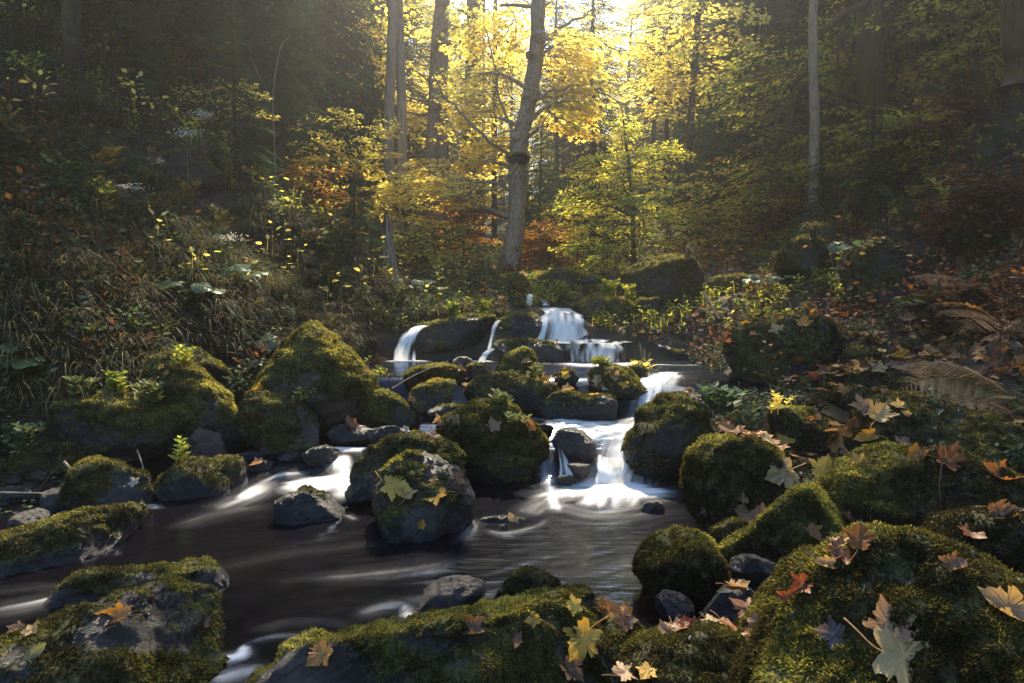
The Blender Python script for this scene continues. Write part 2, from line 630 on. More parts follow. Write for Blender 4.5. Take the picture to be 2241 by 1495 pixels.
def rock(outline, d, thick, moss, label, mat='rock', sub=5, box=.72, seed=None, facet=.5, rough=1.0, dens=1.0, bright=0.0, cat='rock', name='rock', mlen=1.0, waterz=-9, tilt=1.0, top_only=0.0):
    seed = len(ROCKS) + 1 if seed is None else seed
    r = np.random.default_rng(seed * 77 + 5)
    c, ga, gr = poly_radius(outline)
    C = np.array(P(c[0], c[1], d))
    ed = np.array(ray(c[0], c[1]).normalized())
    ed = ed * tilt + np.array([0, 1, 0]) * (1 - tilt)
    ed /= np.linalg.norm(ed)
    er = np.cross(ed, [0, 0, 1])
    er /= np.linalg.norm(er)
    eu = np.cross(er, ed)
    rd = ray(c[0], c[1])
    scale = (d / rd.y) * rd.length / FX * (rd.length and 1.0) / rd.length * math.sqrt(1 + 0)   # metres per photo pixel
    scale = (d / rd.y) / FX
    V, F = ico(sub)
    phi = np.arctan2(V[:, 2], V[:, 0])
    s = np.hypot(V[:, 0], V[:, 2])
    # widen V along a superellipse
    s2 = s ** box
    b2 = np.sign(V[:, 1]) * np.abs(V[:, 1]) ** (box + .12)
    Rr = np.interp(phi, ga, gr) * scale
    size = float(gr.mean() * scale)
    loc = np.stack([np.cos(phi) * Rr * s2, b2 * thick, np.sin(phi) * Rr * s2], 1)
    # facets
    for k in range(max(0, int(6 + 14 * facet))):
        nrm = r.normal(0, 1, 3)
        nrm[1] *= 1.7
        nrm[2] *= .8
        nrm /= np.linalg.norm(nrm)
        pr = loc @ nrm
        cut = pr.max() * r.uniform(.66, .90)
        ex = np.maximum(pr - cut, 0)
        loc -= nrm[None, :] * (ex * .9)[:, None]
    W = C + loc[:, :1] * er + loc[:, 1:2] * ed + loc[:, 2:] * eu
    vn, fn = vertex_normals(W, F)
    if (fn[:50] * (W[F[:50]].mean(1) - C)).sum() < 0:
        F = F[:, ::-1].copy()
        vn, fn = vertex_normals(W, F)
    o1 = np.array([seed * 3.1, seed * 1.7, seed * .9])
    W = W + vn * (fbm(W / size * 1.3 + o1, 3, seed)[:, None] * size * .11 * rough + (.5 - np.abs(fbm(W / size * 3.4 + o1, 5, seed + 9)) * 2.2)[:, None] * size * .06 * rough
                  - (np.abs(vnoise(W / size * 2.4 + o1, seed + 3)) < .06)[:, None] * size * .02 * rough)
    vn, fn = vertex_normals(W, F)
    mm = moss * 1.45 - .86 + vn[:, 2] * (.78 + top_only) - top_only * .35 + fbm(W * 3.6 + o1, 5, seed + 20, .62) * 1.35 - .5 * np.maximum(-vn[:, 2], 0)
    ms = smooth(.0, .38, mm) if moss > 0 else np.zeros(len(W))
    if waterz > -5:
        ms = ms * smooth(waterz + .02, waterz + .09, W[:, 2])
    W = W + vn * (ms * (.012 + .030 * np.maximum(fbm(W * 11, 3, seed + 30), -.3)) * min(1.6, max(.6, size * 3)))[:, None]
    vn, fn = vertex_normals(W, F)
    root = W.mean(0)
    root[2] = W[:, 2].min()
    mb = MB()
    mb.add(W - root, F)
    me = mb.mesh(name, M[mat], True)
    add_attr(me, "moss", ms)
    o = tag(obj(name, me), label, cat)
    o.location = root
    if moss > 0:
        Vl = W - root
        fw = ms[F].mean(1)
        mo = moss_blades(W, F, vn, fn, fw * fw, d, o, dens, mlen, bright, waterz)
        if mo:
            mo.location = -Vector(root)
    ROCKS.append((o, W, F, vn, ms))
    return o


def ell(cx, cy, rx, ry, k=10, jit=.12, seed=1, rot=0):
    r = random.Random(seed)
    out_ = []
    for i_ in range(k):
        a = 2 * math.pi * i_ / k
        q = 1 + r.uniform(-jit, jit)
        x_, y_ = rx * q * math.cos(a), ry * q * math.sin(a)
        out_.append((cx + x_ * math.cos(rot) - y_ * math.sin(rot), cy + x_ * math.sin(rot) + y_ * math.cos(rot)))
    return out_


G = dict
# -- foreground
rock([(-160, 1400), (-20, 1392), (120, 1372), (250, 1352), (385, 1338), (402, 1350), (455, 1372), (470, 1430), (468, 1540), (380, 1640), (-160, 1660)], 2.25, .42, .50,
     "large flat-topped grey slab with moss on its front, bottom left corner", sub=6, box=.55, facet=.2, top_only=-.35, bright=-.12, dens=.9)
rock([(128, 1320), (135, 1290), (165, 1262), (230, 1246), (330, 1258), (440, 1264), (482, 1292), (512, 1335), (528, 1380), (525, 1440), (480, 1480), (300, 1460), (150, 1400)], 2.95, .26, .34,
     "long grey boulder with moss on both ends, behind the flat bottom-left slab", sub=6, box=.6, facet=.2, bright=-.05, waterz=0)
rock([(575, 1490), (640, 1440), (720, 1395), (850, 1367), (1000, 1355), (1150, 1328), (1262, 1302), (1305, 1315), (1335, 1370), (1345, 1450), (1330, 1620), (900, 1690), (540, 1640)], 2.2, .38, .50,
     "long mossy rock slab with yellow leaves lying along the bottom edge", sub=6, box=.55, facet=.15, bright=.05, dens=1.1, waterz=0)
rock([(1600, 1520), (1655, 1405), (1740, 1330), (1830, 1262), (1905, 1200), (1990, 1190), (2060, 1215), (2150, 1245), (2260, 1262), (2420, 1320), (2430, 1700), (2000, 1760), (1610, 1700)], 1.75, .45, .98,
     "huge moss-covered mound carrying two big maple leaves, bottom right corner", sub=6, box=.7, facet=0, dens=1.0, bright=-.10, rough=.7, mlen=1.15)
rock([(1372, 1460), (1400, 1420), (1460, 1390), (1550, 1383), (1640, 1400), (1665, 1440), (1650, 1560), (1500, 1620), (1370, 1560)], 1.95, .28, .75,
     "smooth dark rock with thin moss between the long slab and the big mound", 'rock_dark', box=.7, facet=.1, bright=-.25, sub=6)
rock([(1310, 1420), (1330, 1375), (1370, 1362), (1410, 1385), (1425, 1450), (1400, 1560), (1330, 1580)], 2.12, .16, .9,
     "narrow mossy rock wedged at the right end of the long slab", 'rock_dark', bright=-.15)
rock([(893, 1325), (905, 1295), (960, 1270), (1030, 1261), (1080, 1285), (1092, 1320), (1075, 1350), (960, 1375), (900, 1350)], 2.85, .17, 0,
     "bare reddish-brown stone in front of the long mossy slab", 'rock_warm', box=.65, facet=.8)
rock([(1085, 1320), (1090, 1280), (1115, 1255), (1160, 1244), (1210, 1270), (1227, 1302), (1190, 1345), (1110, 1350)], 2.9, .17, .8,
     "round dark mossy stone beside the bare reddish-brown stone", 'rock_dark', bright=-.18)
rock([(1395, 1255), (1405, 1215), (1430, 1187), (1480, 1165), (1540, 1178), (1580, 1225), (1597, 1285), (1550, 1320), (1430, 1305)], 2.95, .24, .98,
     "round shaggy moss ball with a bright green patch, right shore of the pool", bright=.02, mlen=1.3, dens=1.2, facet=0)
rock([(1570, 1225), (1640, 1180), (1700, 1110), (1735, 1070), (1785, 1055), (1822, 1090), (1838, 1140), (1800, 1190), (1710, 1235), (1600, 1250)], 3.0, .26, .97,
     "tongue-shaped mossy rock sloping down to the left above the moss ball", bright=.05, mlen=1.25, facet=0)
rock([(1505, 1045), (1510, 1005), (1540, 968), (1600, 958), (1665, 972), (1705, 1010), (1715, 1080), (1695, 1140), (1640, 1185), (1560, 1180), (1515, 1120)], 3.65, .34, .95,
     "tall moss-covered boulder standing at the right bank of the pool", bright=.04, facet=0, sub=6, mlen=1.1)
rock([(1560, 1160), (1600, 1138), (1640, 1150), (1650, 1190), (1600, 1210), (1560, 1195)], 3.25, .13, .85,
     "small dark mossy rock squeezed under the tall mossy boulder", 'rock_dark', bright=-.15)
rock([(1806, 1080), (1830, 1040), (1862, 1008), (1900, 990), (1960, 983), (2012, 985), (2034, 1050), (2030, 1120), (1970, 1190), (1870, 1180), (1815, 1130)], 3.1, .32, .97,
     "mossy boulder with a sunlit left edge, right of the tongue-shaped rock", bright=.03, facet=.1, sub=6, mlen=1.1)
rock([(1870, 985), (1900, 930), (1935, 890), (1990, 878), (2080, 895), (2241, 940), (2360, 985), (2380, 1110), (2200, 1110), (2030, 1070), (1900, 1040)], 3.75, .40, .92,
     "broad mossy boulder running out of the right edge of the picture", bright=-.05, facet=.1, sub=6)
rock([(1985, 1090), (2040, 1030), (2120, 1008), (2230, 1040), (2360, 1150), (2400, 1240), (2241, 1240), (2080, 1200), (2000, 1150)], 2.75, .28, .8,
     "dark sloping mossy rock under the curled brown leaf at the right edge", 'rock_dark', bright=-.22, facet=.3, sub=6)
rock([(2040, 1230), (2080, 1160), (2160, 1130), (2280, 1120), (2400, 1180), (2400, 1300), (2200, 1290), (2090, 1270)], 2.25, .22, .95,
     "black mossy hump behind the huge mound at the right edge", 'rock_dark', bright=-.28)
# loose dark stones on the right shore
for k_, (o_, d_, lb) in enumerate([
    (ell(1470, 1325, 52, 30, seed=3), 2.6, "flat dark slate below the round moss ball"),
    (ell(1660, 1245, 62, 32, seed=4, rot=-.1), 2.75, "angular blue-black stone just below the tongue-shaped rock"),
    (ell(1595, 1335, 70, 52, seed=5, rot=-.5), 2.4, "largest of the dark loose stones beside the big mound"),
    (ell(1712, 1295, 52, 42, seed=6), 2.45, "dark stone with a red leaf, touching the big mound"),
    (ell(1745, 1248, 42, 26, seed=7), 2.7, "small dark stone at the upper edge of the big mound"),
    (ell(1560, 1385, 40, 20, seed=8), 2.2, "small dark stone above the smooth dark rock"),
    (ell(1650, 1390, 44, 26, seed=9), 2.15, "dark stone with a pale leaf, left of the big mound")]):
    rock(o_, d_, .13, .0, lb, 'rock_dark', sub=5, facet=1.2, box=.65)
# -- left shore
rock([(-90, 1205), (-20, 1172), (60, 1150), (180, 1130), (262, 1131), (342, 1150), (330, 1180), (285, 1215), (200, 1258), (60, 1275), (-90, 1275)], 3.45, .30, .62,
     "low wedge-shaped boulder with moss band, pointing right into the pool at left edge", sub=6, box=.62, facet=.2, bright=.04, waterz=0)
rock([(135, 1045), (160, 1020), (192, 1001), (260, 1020), (318, 1058), (338, 1105), (330, 1150), (260, 1155), (180, 1125), (140, 1085)], 4.25, .28, .66,
     "rounded mossy boulder with one white leaf on the left shore", facet=.4, bright=.03, waterz=0)
rock([(350, 1070), (362, 1018), (390, 1000), (460, 1008), (528, 1004), (537, 1055), (510, 1095), (450, 1125), (365, 1120)], 4.5, .27, .42,
     "dark square-shouldered rock with a sprig on top, at the left rapids", 'rock_dark', box=.55, facet=.4, bright=-.1, waterz=0)
rock([(405, 985), (415, 955), (440, 936), (485, 955), (507, 1000), (500, 1020), (415, 1020)], 4.95, .15, 0,
     "bare reddish pointed stone above the square-shouldered rock", 'rock_warm', facet=1)
rock([(112, 925), (130, 895), (165, 878), (230, 862), (330, 875), (400, 900), (432, 950), (410, 990), (330, 1005), (200, 995), (120, 965)], 5.05, .42, .85,
     "broad low mossy mound overgrown with herbs on the left bank", bright=.12, facet=.1, sub=6)
rock([(325, 800), (345, 780), (390, 775), (440, 812), (480, 858), (520, 905), (548, 945), (535, 985), (480, 1000), (415, 950), (370, 890), (330, 850)], 5.3, .40, .92,
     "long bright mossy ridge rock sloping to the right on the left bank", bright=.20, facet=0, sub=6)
rock([(380, 795), (395, 770), (430, 764), (475, 795), (508, 835), (485, 865), (420, 840)], 5.9, .24, .98,
     "small rounded mossy hump behind the bright ridge rock", bright=.16, facet=0)
rock([(550, 865), (582, 812), (632, 752), (664, 718), (690, 704), (714, 720), (762, 778), (822, 845), (822, 890), (780, 940), (720, 955), (650, 935), (590, 885)], 5.75, .48, .78,
     "big pyramid-shaped boulder with mossy crown and bare dark foot", 'rock_warm', box=.95, facet=-.6, rough=.7, bright=.14, sub=6, top_only=.25, dens=1.2)
rock([(515, 890), (540, 856), (600, 860), (660, 890), (700, 935), (722, 972), (690, 1000), (600, 995), (540, 955)], 5.2, .32, .72,
     "mossy boulder in the shade in front of the pyramid boulder", 'rock_warm', bright=-.02, facet=.5, top_only=.1)
rock([(788, 885), (800, 862), (840, 854), (880, 878), (912, 915), (900, 950), (800, 950)], 5.75, .25, .9,
     "smooth olive mossy rock at the right foot of the pyramid boulder", bright=-.02, facet=0)
rock([(0, 1010), (60, 985), (140, 980), (190, 1000), (170, 1040), (60, 1050), (0, 1045)], 4.6, .2, .9,
     "small mossy rock with red stems at left edge", bright=.08)
# gravel stones
for k_, (o_, d_, lb, mt) in enumerate([
    (ell(60, 1148, 62, 32, seed=13), 3.9, "brown angular stone largest of the loose stones at left edge", 'rock_warm'),
    (ell(128, 1100, 50, 38, seed=14), 4.15, "dark upright stone behind the loose brown stone", 'rock'),
    (ell(140, 1134, 22, 15, seed=15), 3.95, "pale grey flat pebble beside the mossy wedge boulder", 'rock'),
    (ell(186, 1130, 36, 24, seed=16), 3.95, "brown stone touching the tip of the wedge boulder", 'rock_warm'),
    (ell(35, 1085, 60, 30, seed=17), 4.3, "smooth dark stone near the left edge under the twigs", 'rock_dark'),
    (ell(96, 1180, 28, 12, seed=18), 3.75, "tiny brown pebble on the back of the wedge boulder", 'rock_warm'),
    (ell(10, 1180, 28, 22, seed=19), 3.75, "small dark stone cut by the left edge", 'rock_dark'),
    (ell(205, 1080, 26, 13, seed=20), 4.3, "flat stone below the red stems", 'rock')]):
    rock(o_, d_, .12, 0, lb, mt, sub=5, facet=1.3, box=.65)
for k_, (x_, y_, rx_, ry_, d_, lb) in enumerate([
    (350, 1140, 26, 11, 4.1, "wet pebble beside the rounded mossy boulder with a white leaf"),
    (570, 1030, 40, 20, 4.75, "glistening wet stone above the left rapids"),
    (545, 1000, 30, 12, 4.95, "flat wet stone upstream of the square-shouldered rock"),
    (640, 1008, 36, 18, 4.95, "wet stone with a red leaf in the left rapids"),
    (600, 985, 40, 16, 5.1, "wet stone at the foot of the shaded mossy boulder"),
    (700, 1000, 46, 26, 4.85, "half drowned dark stone at the head of the left rapids"),
    (765, 950, 60, 24, 5.3, "dark wet stone under the pyramid boulder"),
    (850, 955, 55, 22, 5.2, "dark stone with a white leaf behind the leafy mossy hump"),
    (440, 1170, 30, 9, 3.85, "sliver of stone breaking the pool surface")]):
    rock(ell(x_, y_, rx_, ry_, seed=50 + k_), d_, .15, 0, lb, 'rock_dark', sub=5, facet=1.0)
# -- mid stream
rock([(592, 1120), (598, 1095), (622, 1074), (670, 1071), (720, 1088), (757, 1125), (745, 1148), (660, 1160), (600, 1150)], 4.0, .20, .30,
     "round black stone alone in the current below the left rapids", 'rock_dark', facet=.2, bright=-.2, waterz=0, box=.8)
rock([(815, 1090), (818, 1050), (850, 1020), (905, 998), (960, 1008), (1010, 1038), (1036, 1085), (1034, 1140), (1000, 1195), (940, 1240), (885, 1240), (855, 1195), (825, 1130)], 3.85, .40, .30,
     "big grey boulder with yellow maple leaves, middle of the pool", 'rock', box=.62, facet=.5, sub=6, bright=-.02, waterz=0)
rock([(765, 1055), (780, 1020), (805, 985), (850, 955), (912, 948), (962, 962), (1012, 1000), (1036, 1040), (1040, 1090), (900, 1110), (780, 1085)], 4.45, .30, .60,
     "moss-sided boulder leaning against the back of the big grey boulder", 'rock', facet=.4, sub=6, bright=.08, waterz=0)
rock([(745, 1080), (760, 1058), (800, 1055), (830, 1075), (830, 1100), (770, 1100)], 4.25, .15, 0,
     "low dark stone at the left foot of the big grey boulder", 'rock_dark')
rock([(955, 960), (965, 925), (1000, 900), (1060, 884), (1120, 888), (1165, 930), (1200, 978), (1220, 1020), (1190, 1060), (1080, 1075), (985, 1040)], 5.0, .36, .88,
     "shaggy moss-covered boulder with pale brown leaf, behind the big grey boulder", 'rock_dark', facet=.1, sub=6, bright=.02, mlen=1.2)
rock([(1206, 965), (1220, 942), (1245, 932), (1275, 940), (1302, 968), (1306, 995), (1270, 1020), (1225, 1005)], 4.9, .15, 0,
     "shiny black stone surrounded by white water", 'rock_dark', facet=.1, rough=.5)
rock(ell(1190, 935, 24, 8, seed=71), 5.25, .10, 0, "thin wet stone left of the shiny black stone", 'rock_dark', sub=4)
rock(ell(1265, 1028, 34, 16, seed=72), 4.72, .12, 0, "rounded brown stone under the spray of the small fall", 'rock_warm', sub=5, facet=.1)
rock(ell(1240, 1050, 24, 12, seed=73), 4.66, .10, 0, "smallest brown stone under the spray of the small fall", 'rock_warm', sub=5, facet=.1)
rock([(1368, 990), (1392, 945), (1402, 900), (1440, 864), (1492, 861), (1542, 900), (1550, 960), (1530, 1020), (1460, 1060), (1385, 1030)], 4.85, .34, .86,
     "steep mossy boulder forming the right jaw of the small fall", 'rock_dark', facet=.2, sub=6, bright=0)
rock([(1180, 905), (1190, 875), (1212, 858), (1280, 864), (1330, 866), (1352, 868), (1368, 880), (1365, 905), (1340, 928), (1250, 938), (1190, 925)], 5.72, .30, .25,
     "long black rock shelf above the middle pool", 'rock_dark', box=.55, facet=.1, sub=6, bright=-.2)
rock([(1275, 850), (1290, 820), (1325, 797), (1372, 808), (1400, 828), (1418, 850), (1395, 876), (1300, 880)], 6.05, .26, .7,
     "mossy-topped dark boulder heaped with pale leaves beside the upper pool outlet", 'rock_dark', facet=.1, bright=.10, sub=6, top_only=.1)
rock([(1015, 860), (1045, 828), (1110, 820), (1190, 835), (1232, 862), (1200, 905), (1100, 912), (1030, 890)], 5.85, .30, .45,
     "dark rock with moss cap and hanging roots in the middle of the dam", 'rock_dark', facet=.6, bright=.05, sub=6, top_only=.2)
rock([(1085, 825), (1105, 783), (1143, 752), (1170, 775), (1186, 820), (1150, 850), (1095, 850)], 6.35, .22, .95,
     "small pointed mossy rock standing in front of the upper pool", facet=.1, bright=.12)
rock([(885, 880), (905, 852), (950, 835), (1000, 838), (1000, 870), (970, 905), (900, 905)], 5.8, .24, .5,
     "pale flat rock with sunlit moss and one orange leaf", 'rock', facet=.5, bright=.16)
rock([(880, 822), (910, 805), (970, 798), (1020, 812), (1010, 840), (900, 845)], 6.35, .28, .9,
     "low mossy hump at the left end of the dam", bright=.12)
rock(ell(1012, 797, 24, 16, seed=81), 6.55, .14, 0, "bare rounded stone breaking the edge of the upper pool", 'rock_warm', sub=4)
rock(ell(1395, 820, 26, 20, seed=82), 6.4, .14, .6, "small mossy stone at the rim of the upper pool", sub=4)
rock(ell(1240, 830, 30, 20, seed=83), 6.2, .15, .4, "small stone under the leaves between the two dam boulders", 'rock_dark', sub=4)
rock(ell(985, 905, 60, 18, seed=84), 5.5, .16, .1, "low dark stone under red leaves above the leafy mossy hump", 'rock_dark', sub=4)
rock(ell(1050, 815, 34, 16, seed=85), 6.3, .15, .2, "brown stone beside the pointed mossy rock", 'rock_warm', sub=4)
rock([(1030, 1150), (1060, 1132), (1110, 1128), (1160, 1135), (1180, 1150), (1150, 1165), (1060, 1168)], 3.95, .12, 0,
     "flat half drowned stone with a cream leaf, right of the big grey boulder", 'rock_dark', sub=5, facet=.2)
rock(ell(1432, 1115, 30, 20, seed=87), 4.1, .12, 0, "small wet red-brown stone at the right shore of the pool", 'rock_warm', sub=5, facet=1)
# -- upper falls
rock([(865, 800), (880, 760), (912, 722), (960, 705), (1020, 696), (1085, 694), (1095, 720), (1075, 760), (1062, 800), (1000, 815), (880, 815)], 8.55, .55, .38,
     "wide black ledge between the left fall and the thin fall", 'rock_dark', box=.6, facet=.1, sub=6, bright=.18, top_only=.4)
rock([(1070, 745), (1085, 705), (1120, 692), (1175, 690), (1198, 712), (1190, 750), (1100, 770)], 8.65, .45, .25,
     "dark dripping rock left of the main fall", 'rock_dark', box=.6, facet=.2, bright=.1, top_only=.4)
rock([(1048, 800), (1062, 770), (1095, 748), (1150, 742), (1215, 748), (1245, 765), (1255, 800), (1200, 815), (1060, 815)], 8.2, .35, .12,
     "wet grey apron rock below the dark dripping rock", 'rock', facet=.4, sub=6)
rock([(1185, 745), (1195, 700), (1220, 684), (1265, 686), (1290, 715), (1298, 760), (1200, 770)], 8.85, .40, 0,
     "rock face behind the main fall", 'rock_dark', facet=.1)
rock([(1225, 800), (1230, 765), (1280, 752), (1345, 752), (1368, 770), (1370, 800), (1300, 812)], 8.5, .40, 0,
     "low rock step behind the lowest curtain of water", 'rock_dark', box=.55, facet=.1)
rock([(1355, 800), (1365, 760), (1400, 745), (1460, 752), (1530, 770), (1560, 800), (1450, 818)], 8.5, .40, .2,
     "dark bank rock right of the lowest curtain", 'rock_dark', facet=.3)
rock([(1255, 700), (1262, 668), (1300, 650), (1370, 655), (1405, 690), (1400, 740), (1340, 760), (1280, 745)], 9.2, .40, .8,
     "mossy rock hung with leafy plants right of the main fall", 'rock_dark', bright=.14, facet=.1)
rock(ell(1270, 745, 34, 14, seed=91), 8.35, .15, 0, "round black cobble on the step below the main fall", 'rock_dark', sub=5, facet=.2)
rock([(1160, 668), (1172, 650), (1195, 655), (1205, 672), (1190, 690), (1165, 690)], 9.8, .16, .1, "small grey stone splitting the highest trickle", 'rock', sub=4)
rock([(1360, 650), (1366, 602), (1408, 577), (1460, 562), (1512, 568), (1534, 610), (1530, 660), (1470, 680), (1370, 680)], 9.7, .55, .93,
     "massive moss-covered boulder standing above the right bank upstream", facet=.2, bright=.13, sub=6)
rock([(1375, 672), (1400, 655), (1440, 652), (1450, 668), (1430, 682), (1385, 682)], 9.0, .2, .9, "flat mossy rock at the foot of the massive upstream boulder", bright=.1, sub=4)
rock([(1165, 625), (1180, 605), (1222, 591), (1268, 596), (1284, 620), (1250, 645), (1180, 645)], 10.8, .35, .88, "mossy rock above the highest trickle", bright=.16)
rock([(1085, 640), (1095, 605), (1130, 597), (1155, 615), (1160, 650), (1100, 660)], 10.4, .32, .95, "round mossy hump left of the highest trickle", bright=.12)
for k_, (x_, y_, rx_, ry_, d_, m_, lb) in enumerate([
    (1318, 660, 26, 20, 9.3, .7, "pale mossy rock between the plants and the massive boulder"),
    (1298, 612, 24, 12, 10.6, .7, "leftmost of the small mossy stones upstream"),
    (1332, 610, 22, 13, 10.7, .6, "mossy stone nearest the massive upstream boulder"),
    (1310, 636, 34, 15, 10.0, .8, "mossy stone on the slope above the leafy rock"),
    (1350, 632, 22, 14, 9.9, .8, "bright mossy stone tucked against the massive boulder"),
    (1245, 655, 36, 13, 9.8, .8, "low leafy mossy stone behind the main fall"),
    (1048, 672, 60, 16, 9.7, .8, "long low mossy stone above the wide black ledge"),
    (955, 690, 50, 18, 9.3, .7, "mossy stone above the left fall"),
    (905, 668, 50, 22, 9.6, .7, "mossy bank rock left of the falls under the stump")]):
    rock(ell(x_, y_, rx_, ry_, seed=100 + k_), d_, .22, m_, lb, sub=4, bright=.1, facet=.2)
# -- right bank
rock([(1668, 945), (1680, 915), (1702, 895), (1760, 898), (1832, 930), (1858, 965), (1800, 990), (1690, 985)], 4.3, .28, .85,
     "low dark mossy rock beside the heap of cream leaves", 'rock_dark', bright=-.1)
rock([(1812, 885), (1825, 862), (1855, 848), (1895, 855), (1922, 885), (1870, 905)], 4.9, .2, .95,
     "small moss dome in front of the long leaf-topped rock", bright=-.02, sub=5)
rock([(1750, 870), (1770, 838), (1815, 815), (1900, 810), (2000, 812), (2080, 815), (2120, 835), (2135, 870), (2080, 905), (1900, 905), (1780, 895)], 5.3, .40, .88,
     "long mossy rock topped with fallen leaves on the right bank", bright=-.12, facet=.1, sub=6)
rock([(1585, 775), (1600, 735), (1645, 712), (1750, 707), (1812, 704), (1834, 740), (1828, 800), (1780, 850), (1700, 870), (1620, 840)], 6.3, .45, .78,
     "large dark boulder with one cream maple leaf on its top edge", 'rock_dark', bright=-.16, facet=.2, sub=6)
rock([(1830, 805), (1845, 770), (1875, 757), (1912, 768), (1935, 805), (1890, 825)], 5.9, .22, .95,
     "round dark moss dome behind the long leaf-topped rock", bright=-.14)
rock([(1990, 815), (2010, 790), (2060, 775), (2120, 790), (2145, 830), (2060, 850)], 5.6, .3, .9, "dark moss dome at the right end of the long leaf-topped rock", bright=-.2)
rock([(1700, 600), (1710, 555), (1735, 525), (1780, 515), (1815, 545), (1820, 600), (1760, 620)], 9.3, .4, .9, "mossy outcrop with hanging grass at the foot of the right slope", bright=-.1)
rock([(1850, 620), (1870, 560), (1930, 530), (1985, 540), (2010, 590), (2015, 660), (1990, 700), (1900, 710), (1860, 680)], 7.6, .5, .6, "black earthy outcrop on the right slope among the green ferns", 'rock_dark', bright=-.25, facet=.3, sub=6)
rock([(340, 365), (370, 340), (430, 328), (480, 340), (500, 375), (480, 420), (380, 420)], 8.6, .4, .9, "yellow-green mossy outcrop high on the left slope", bright=.1)
rock([(1540, 640), (1560, 610), (1620, 600), (1660, 625), (1660, 660), (1560, 670)], 9.6, .4, .9, "mossy hump right of the massive upstream boulder", bright=.0)
rock([(1590, 600), (1610, 575), (1650, 570), (1680, 600), (1640, 620)], 10.6, .3, .9, "small mossy hump farther up the right side", bright=.0, sub=4)
rock([(0, 880), (-60, 850), (0, 790), (60, 800), (90, 860), (60, 920), (0, 930)], 5.6, .4, .7, "dark mossy bank rock at the left edge", 'rock_dark', bright=-.2)
print("blades", BLADES[0])
# ------------------------------------------------------------------ stream
def water_z(x, y):
    mid = np.where(x < -.75, .14, .30)
    mid = mid + 0 * y
    lo = np.where(x < -.75, smooth(4.15, 5.05, y), np.interp(y, [4.74, 4.82, 4.86, 4.97, 5.1, 5.32], [0, .12, .30, .55, .75, 1]))
    z = lo * mid
    r2 = smooth(5.62, 6.15, y - .25 * (x < 0.9))
    return z + r2 * (.55 - mid)


wx = np.linspace(-6.2, 2.6, 500)
wy = np.linspace(-3, 8.45, 620)
WX, WY = np.meshgrid(wx, wy, indexing='ij')
WZ = water_z(WX, WY)
qq = np.stack([WX.ravel(), WY.ravel(), 0 * WX.ravel()], 1)
a_ = .85 * qq[:, 0] + .5 * qq[:, 1]
b_ = -.5 * qq[:, 0] + .85 * qq[:, 1]
b_ = b_ + .22 * fbm(qq * .9, 2, 60)
streak = fbm(np.stack([a_ * .9, b_ * 5.5, 0 * a_], 1), 4, 61).reshape(WX.shape)
fine = fbm(np.stack([a_ * 1.6, b_ * 17, 0 * a_], 1), 3, 66).reshape(WX.shape)
foam = np.zeros_like(WX)


def stroke(pts, z, wid, val, sx=1.0):
    global foam
    q = np.array([Pz(px, py, z)[:2] for px, py in pts])
    q = spline(np.c_[q, np.zeros(len(q))], 40)[:, :2]
    wid = np.interp(np.linspace(0, 1, 40), np.linspace(0, 1, len(wid)), wid)
    lo_, hi_ = q.min(0) - 3 * wid.max(), q.max(0) + 3 * wid.max()
    m_ = (WX > lo_[0]) & (WX < hi_[0]) & (WY > lo_[1]) & (WY < hi_[1])
    xs, ys = WX[m_], WY[m_]
    best = np.full(len(xs), 0.)
    al = np.zeros(len(xs))
    ac = np.zeros(len(xs))
    tq = np.gradient(q, axis=0)
    tq /= np.maximum(np.linalg.norm(tq, axis=1, keepdims=True), 1e-9)
    s_ = np.concatenate([[0], np.cumsum(np.linalg.norm(np.diff(q, axis=0), axis=1))])
    for k_, ((ax, ay), ww) in enumerate(zip(q, wid)):
        ww = ww * 1.3
        e = np.exp(-(((xs - ax) ** 2 + (ys - ay) ** 2) / (2 * ww * ww)) ** .85)
        e = e * min(1, .45 + 4 * min(k_, 39 - k_) / 39)
        up_ = e > best
        best = np.where(up_, e, best)
        dx_, dy_ = xs - ax, ys - ay
        al = np.where(up_, s_[k_] + dx_ * tq[k_, 0] + dy_ * tq[k_, 1], al)
        ac = np.where(up_, dx_ * -tq[k_, 1] + dy_ * tq[k_, 0], ac)
    nz = fbm(np.stack([al * 2.2, ac * 26, np.full(len(al), pts[0][0] * .37)], 1), 3, 62)
    foam[m_] = np.maximum(foam[m_], best * val * (1 + .75 * nz * sx))


# main small fall and its apron
stroke([(1225, 1068), (1290, 1062), (1350, 1062), (1400, 1072)], 0, [.06, .11, .11, .06], 1.25)
stroke([(1180, 1095), (1240, 1078), (1320, 1078), (1400, 1082), (1450, 1080)], 0, [.05, .10, .13, .10, .05], 1.0)
stroke([(1150, 1125), (1190, 1100), (1260, 1090)], 0, [.05, .06, .06], .6)
stroke([(1260, 1110), (1310, 1120), (1380, 1110)], 0, [.14, .18, .14], .40)
stroke([(1280, 1160), (1320, 1200), (1300, 1260)], 0, [.2, .22, .2], .17)
# middle pool
stroke([(1210, 925), (1280, 925), (1350, 930), (1400, 935)], .3, [.06, .10, .13, .10], 1.05)
stroke([(1320, 955), (1350, 985), (1340, 1010)], .3, [.10, .10, .08], .7)
stroke([(1390, 950), (1395, 975), (1370, 1005)], .3, [.04, .05, .05], .85)
stroke([(1200, 950), (1205, 990), (1225, 1012)], .3, [.03, .04, .05], .75)
stroke([(1100, 915), (1180, 918), (1250, 920)], .3, [.02, .03, .05], .55)
stroke([(1310, 985), (1310, 1010), (1300, 1035)], .22, [.05, .06, .06], 1.0)
stroke([(1350, 1035), (1352, 1050)], .1, [.08, .08], 1.0)
stroke([(1235, 1035), (1260, 1055)], .1, [.05, .05], .8)
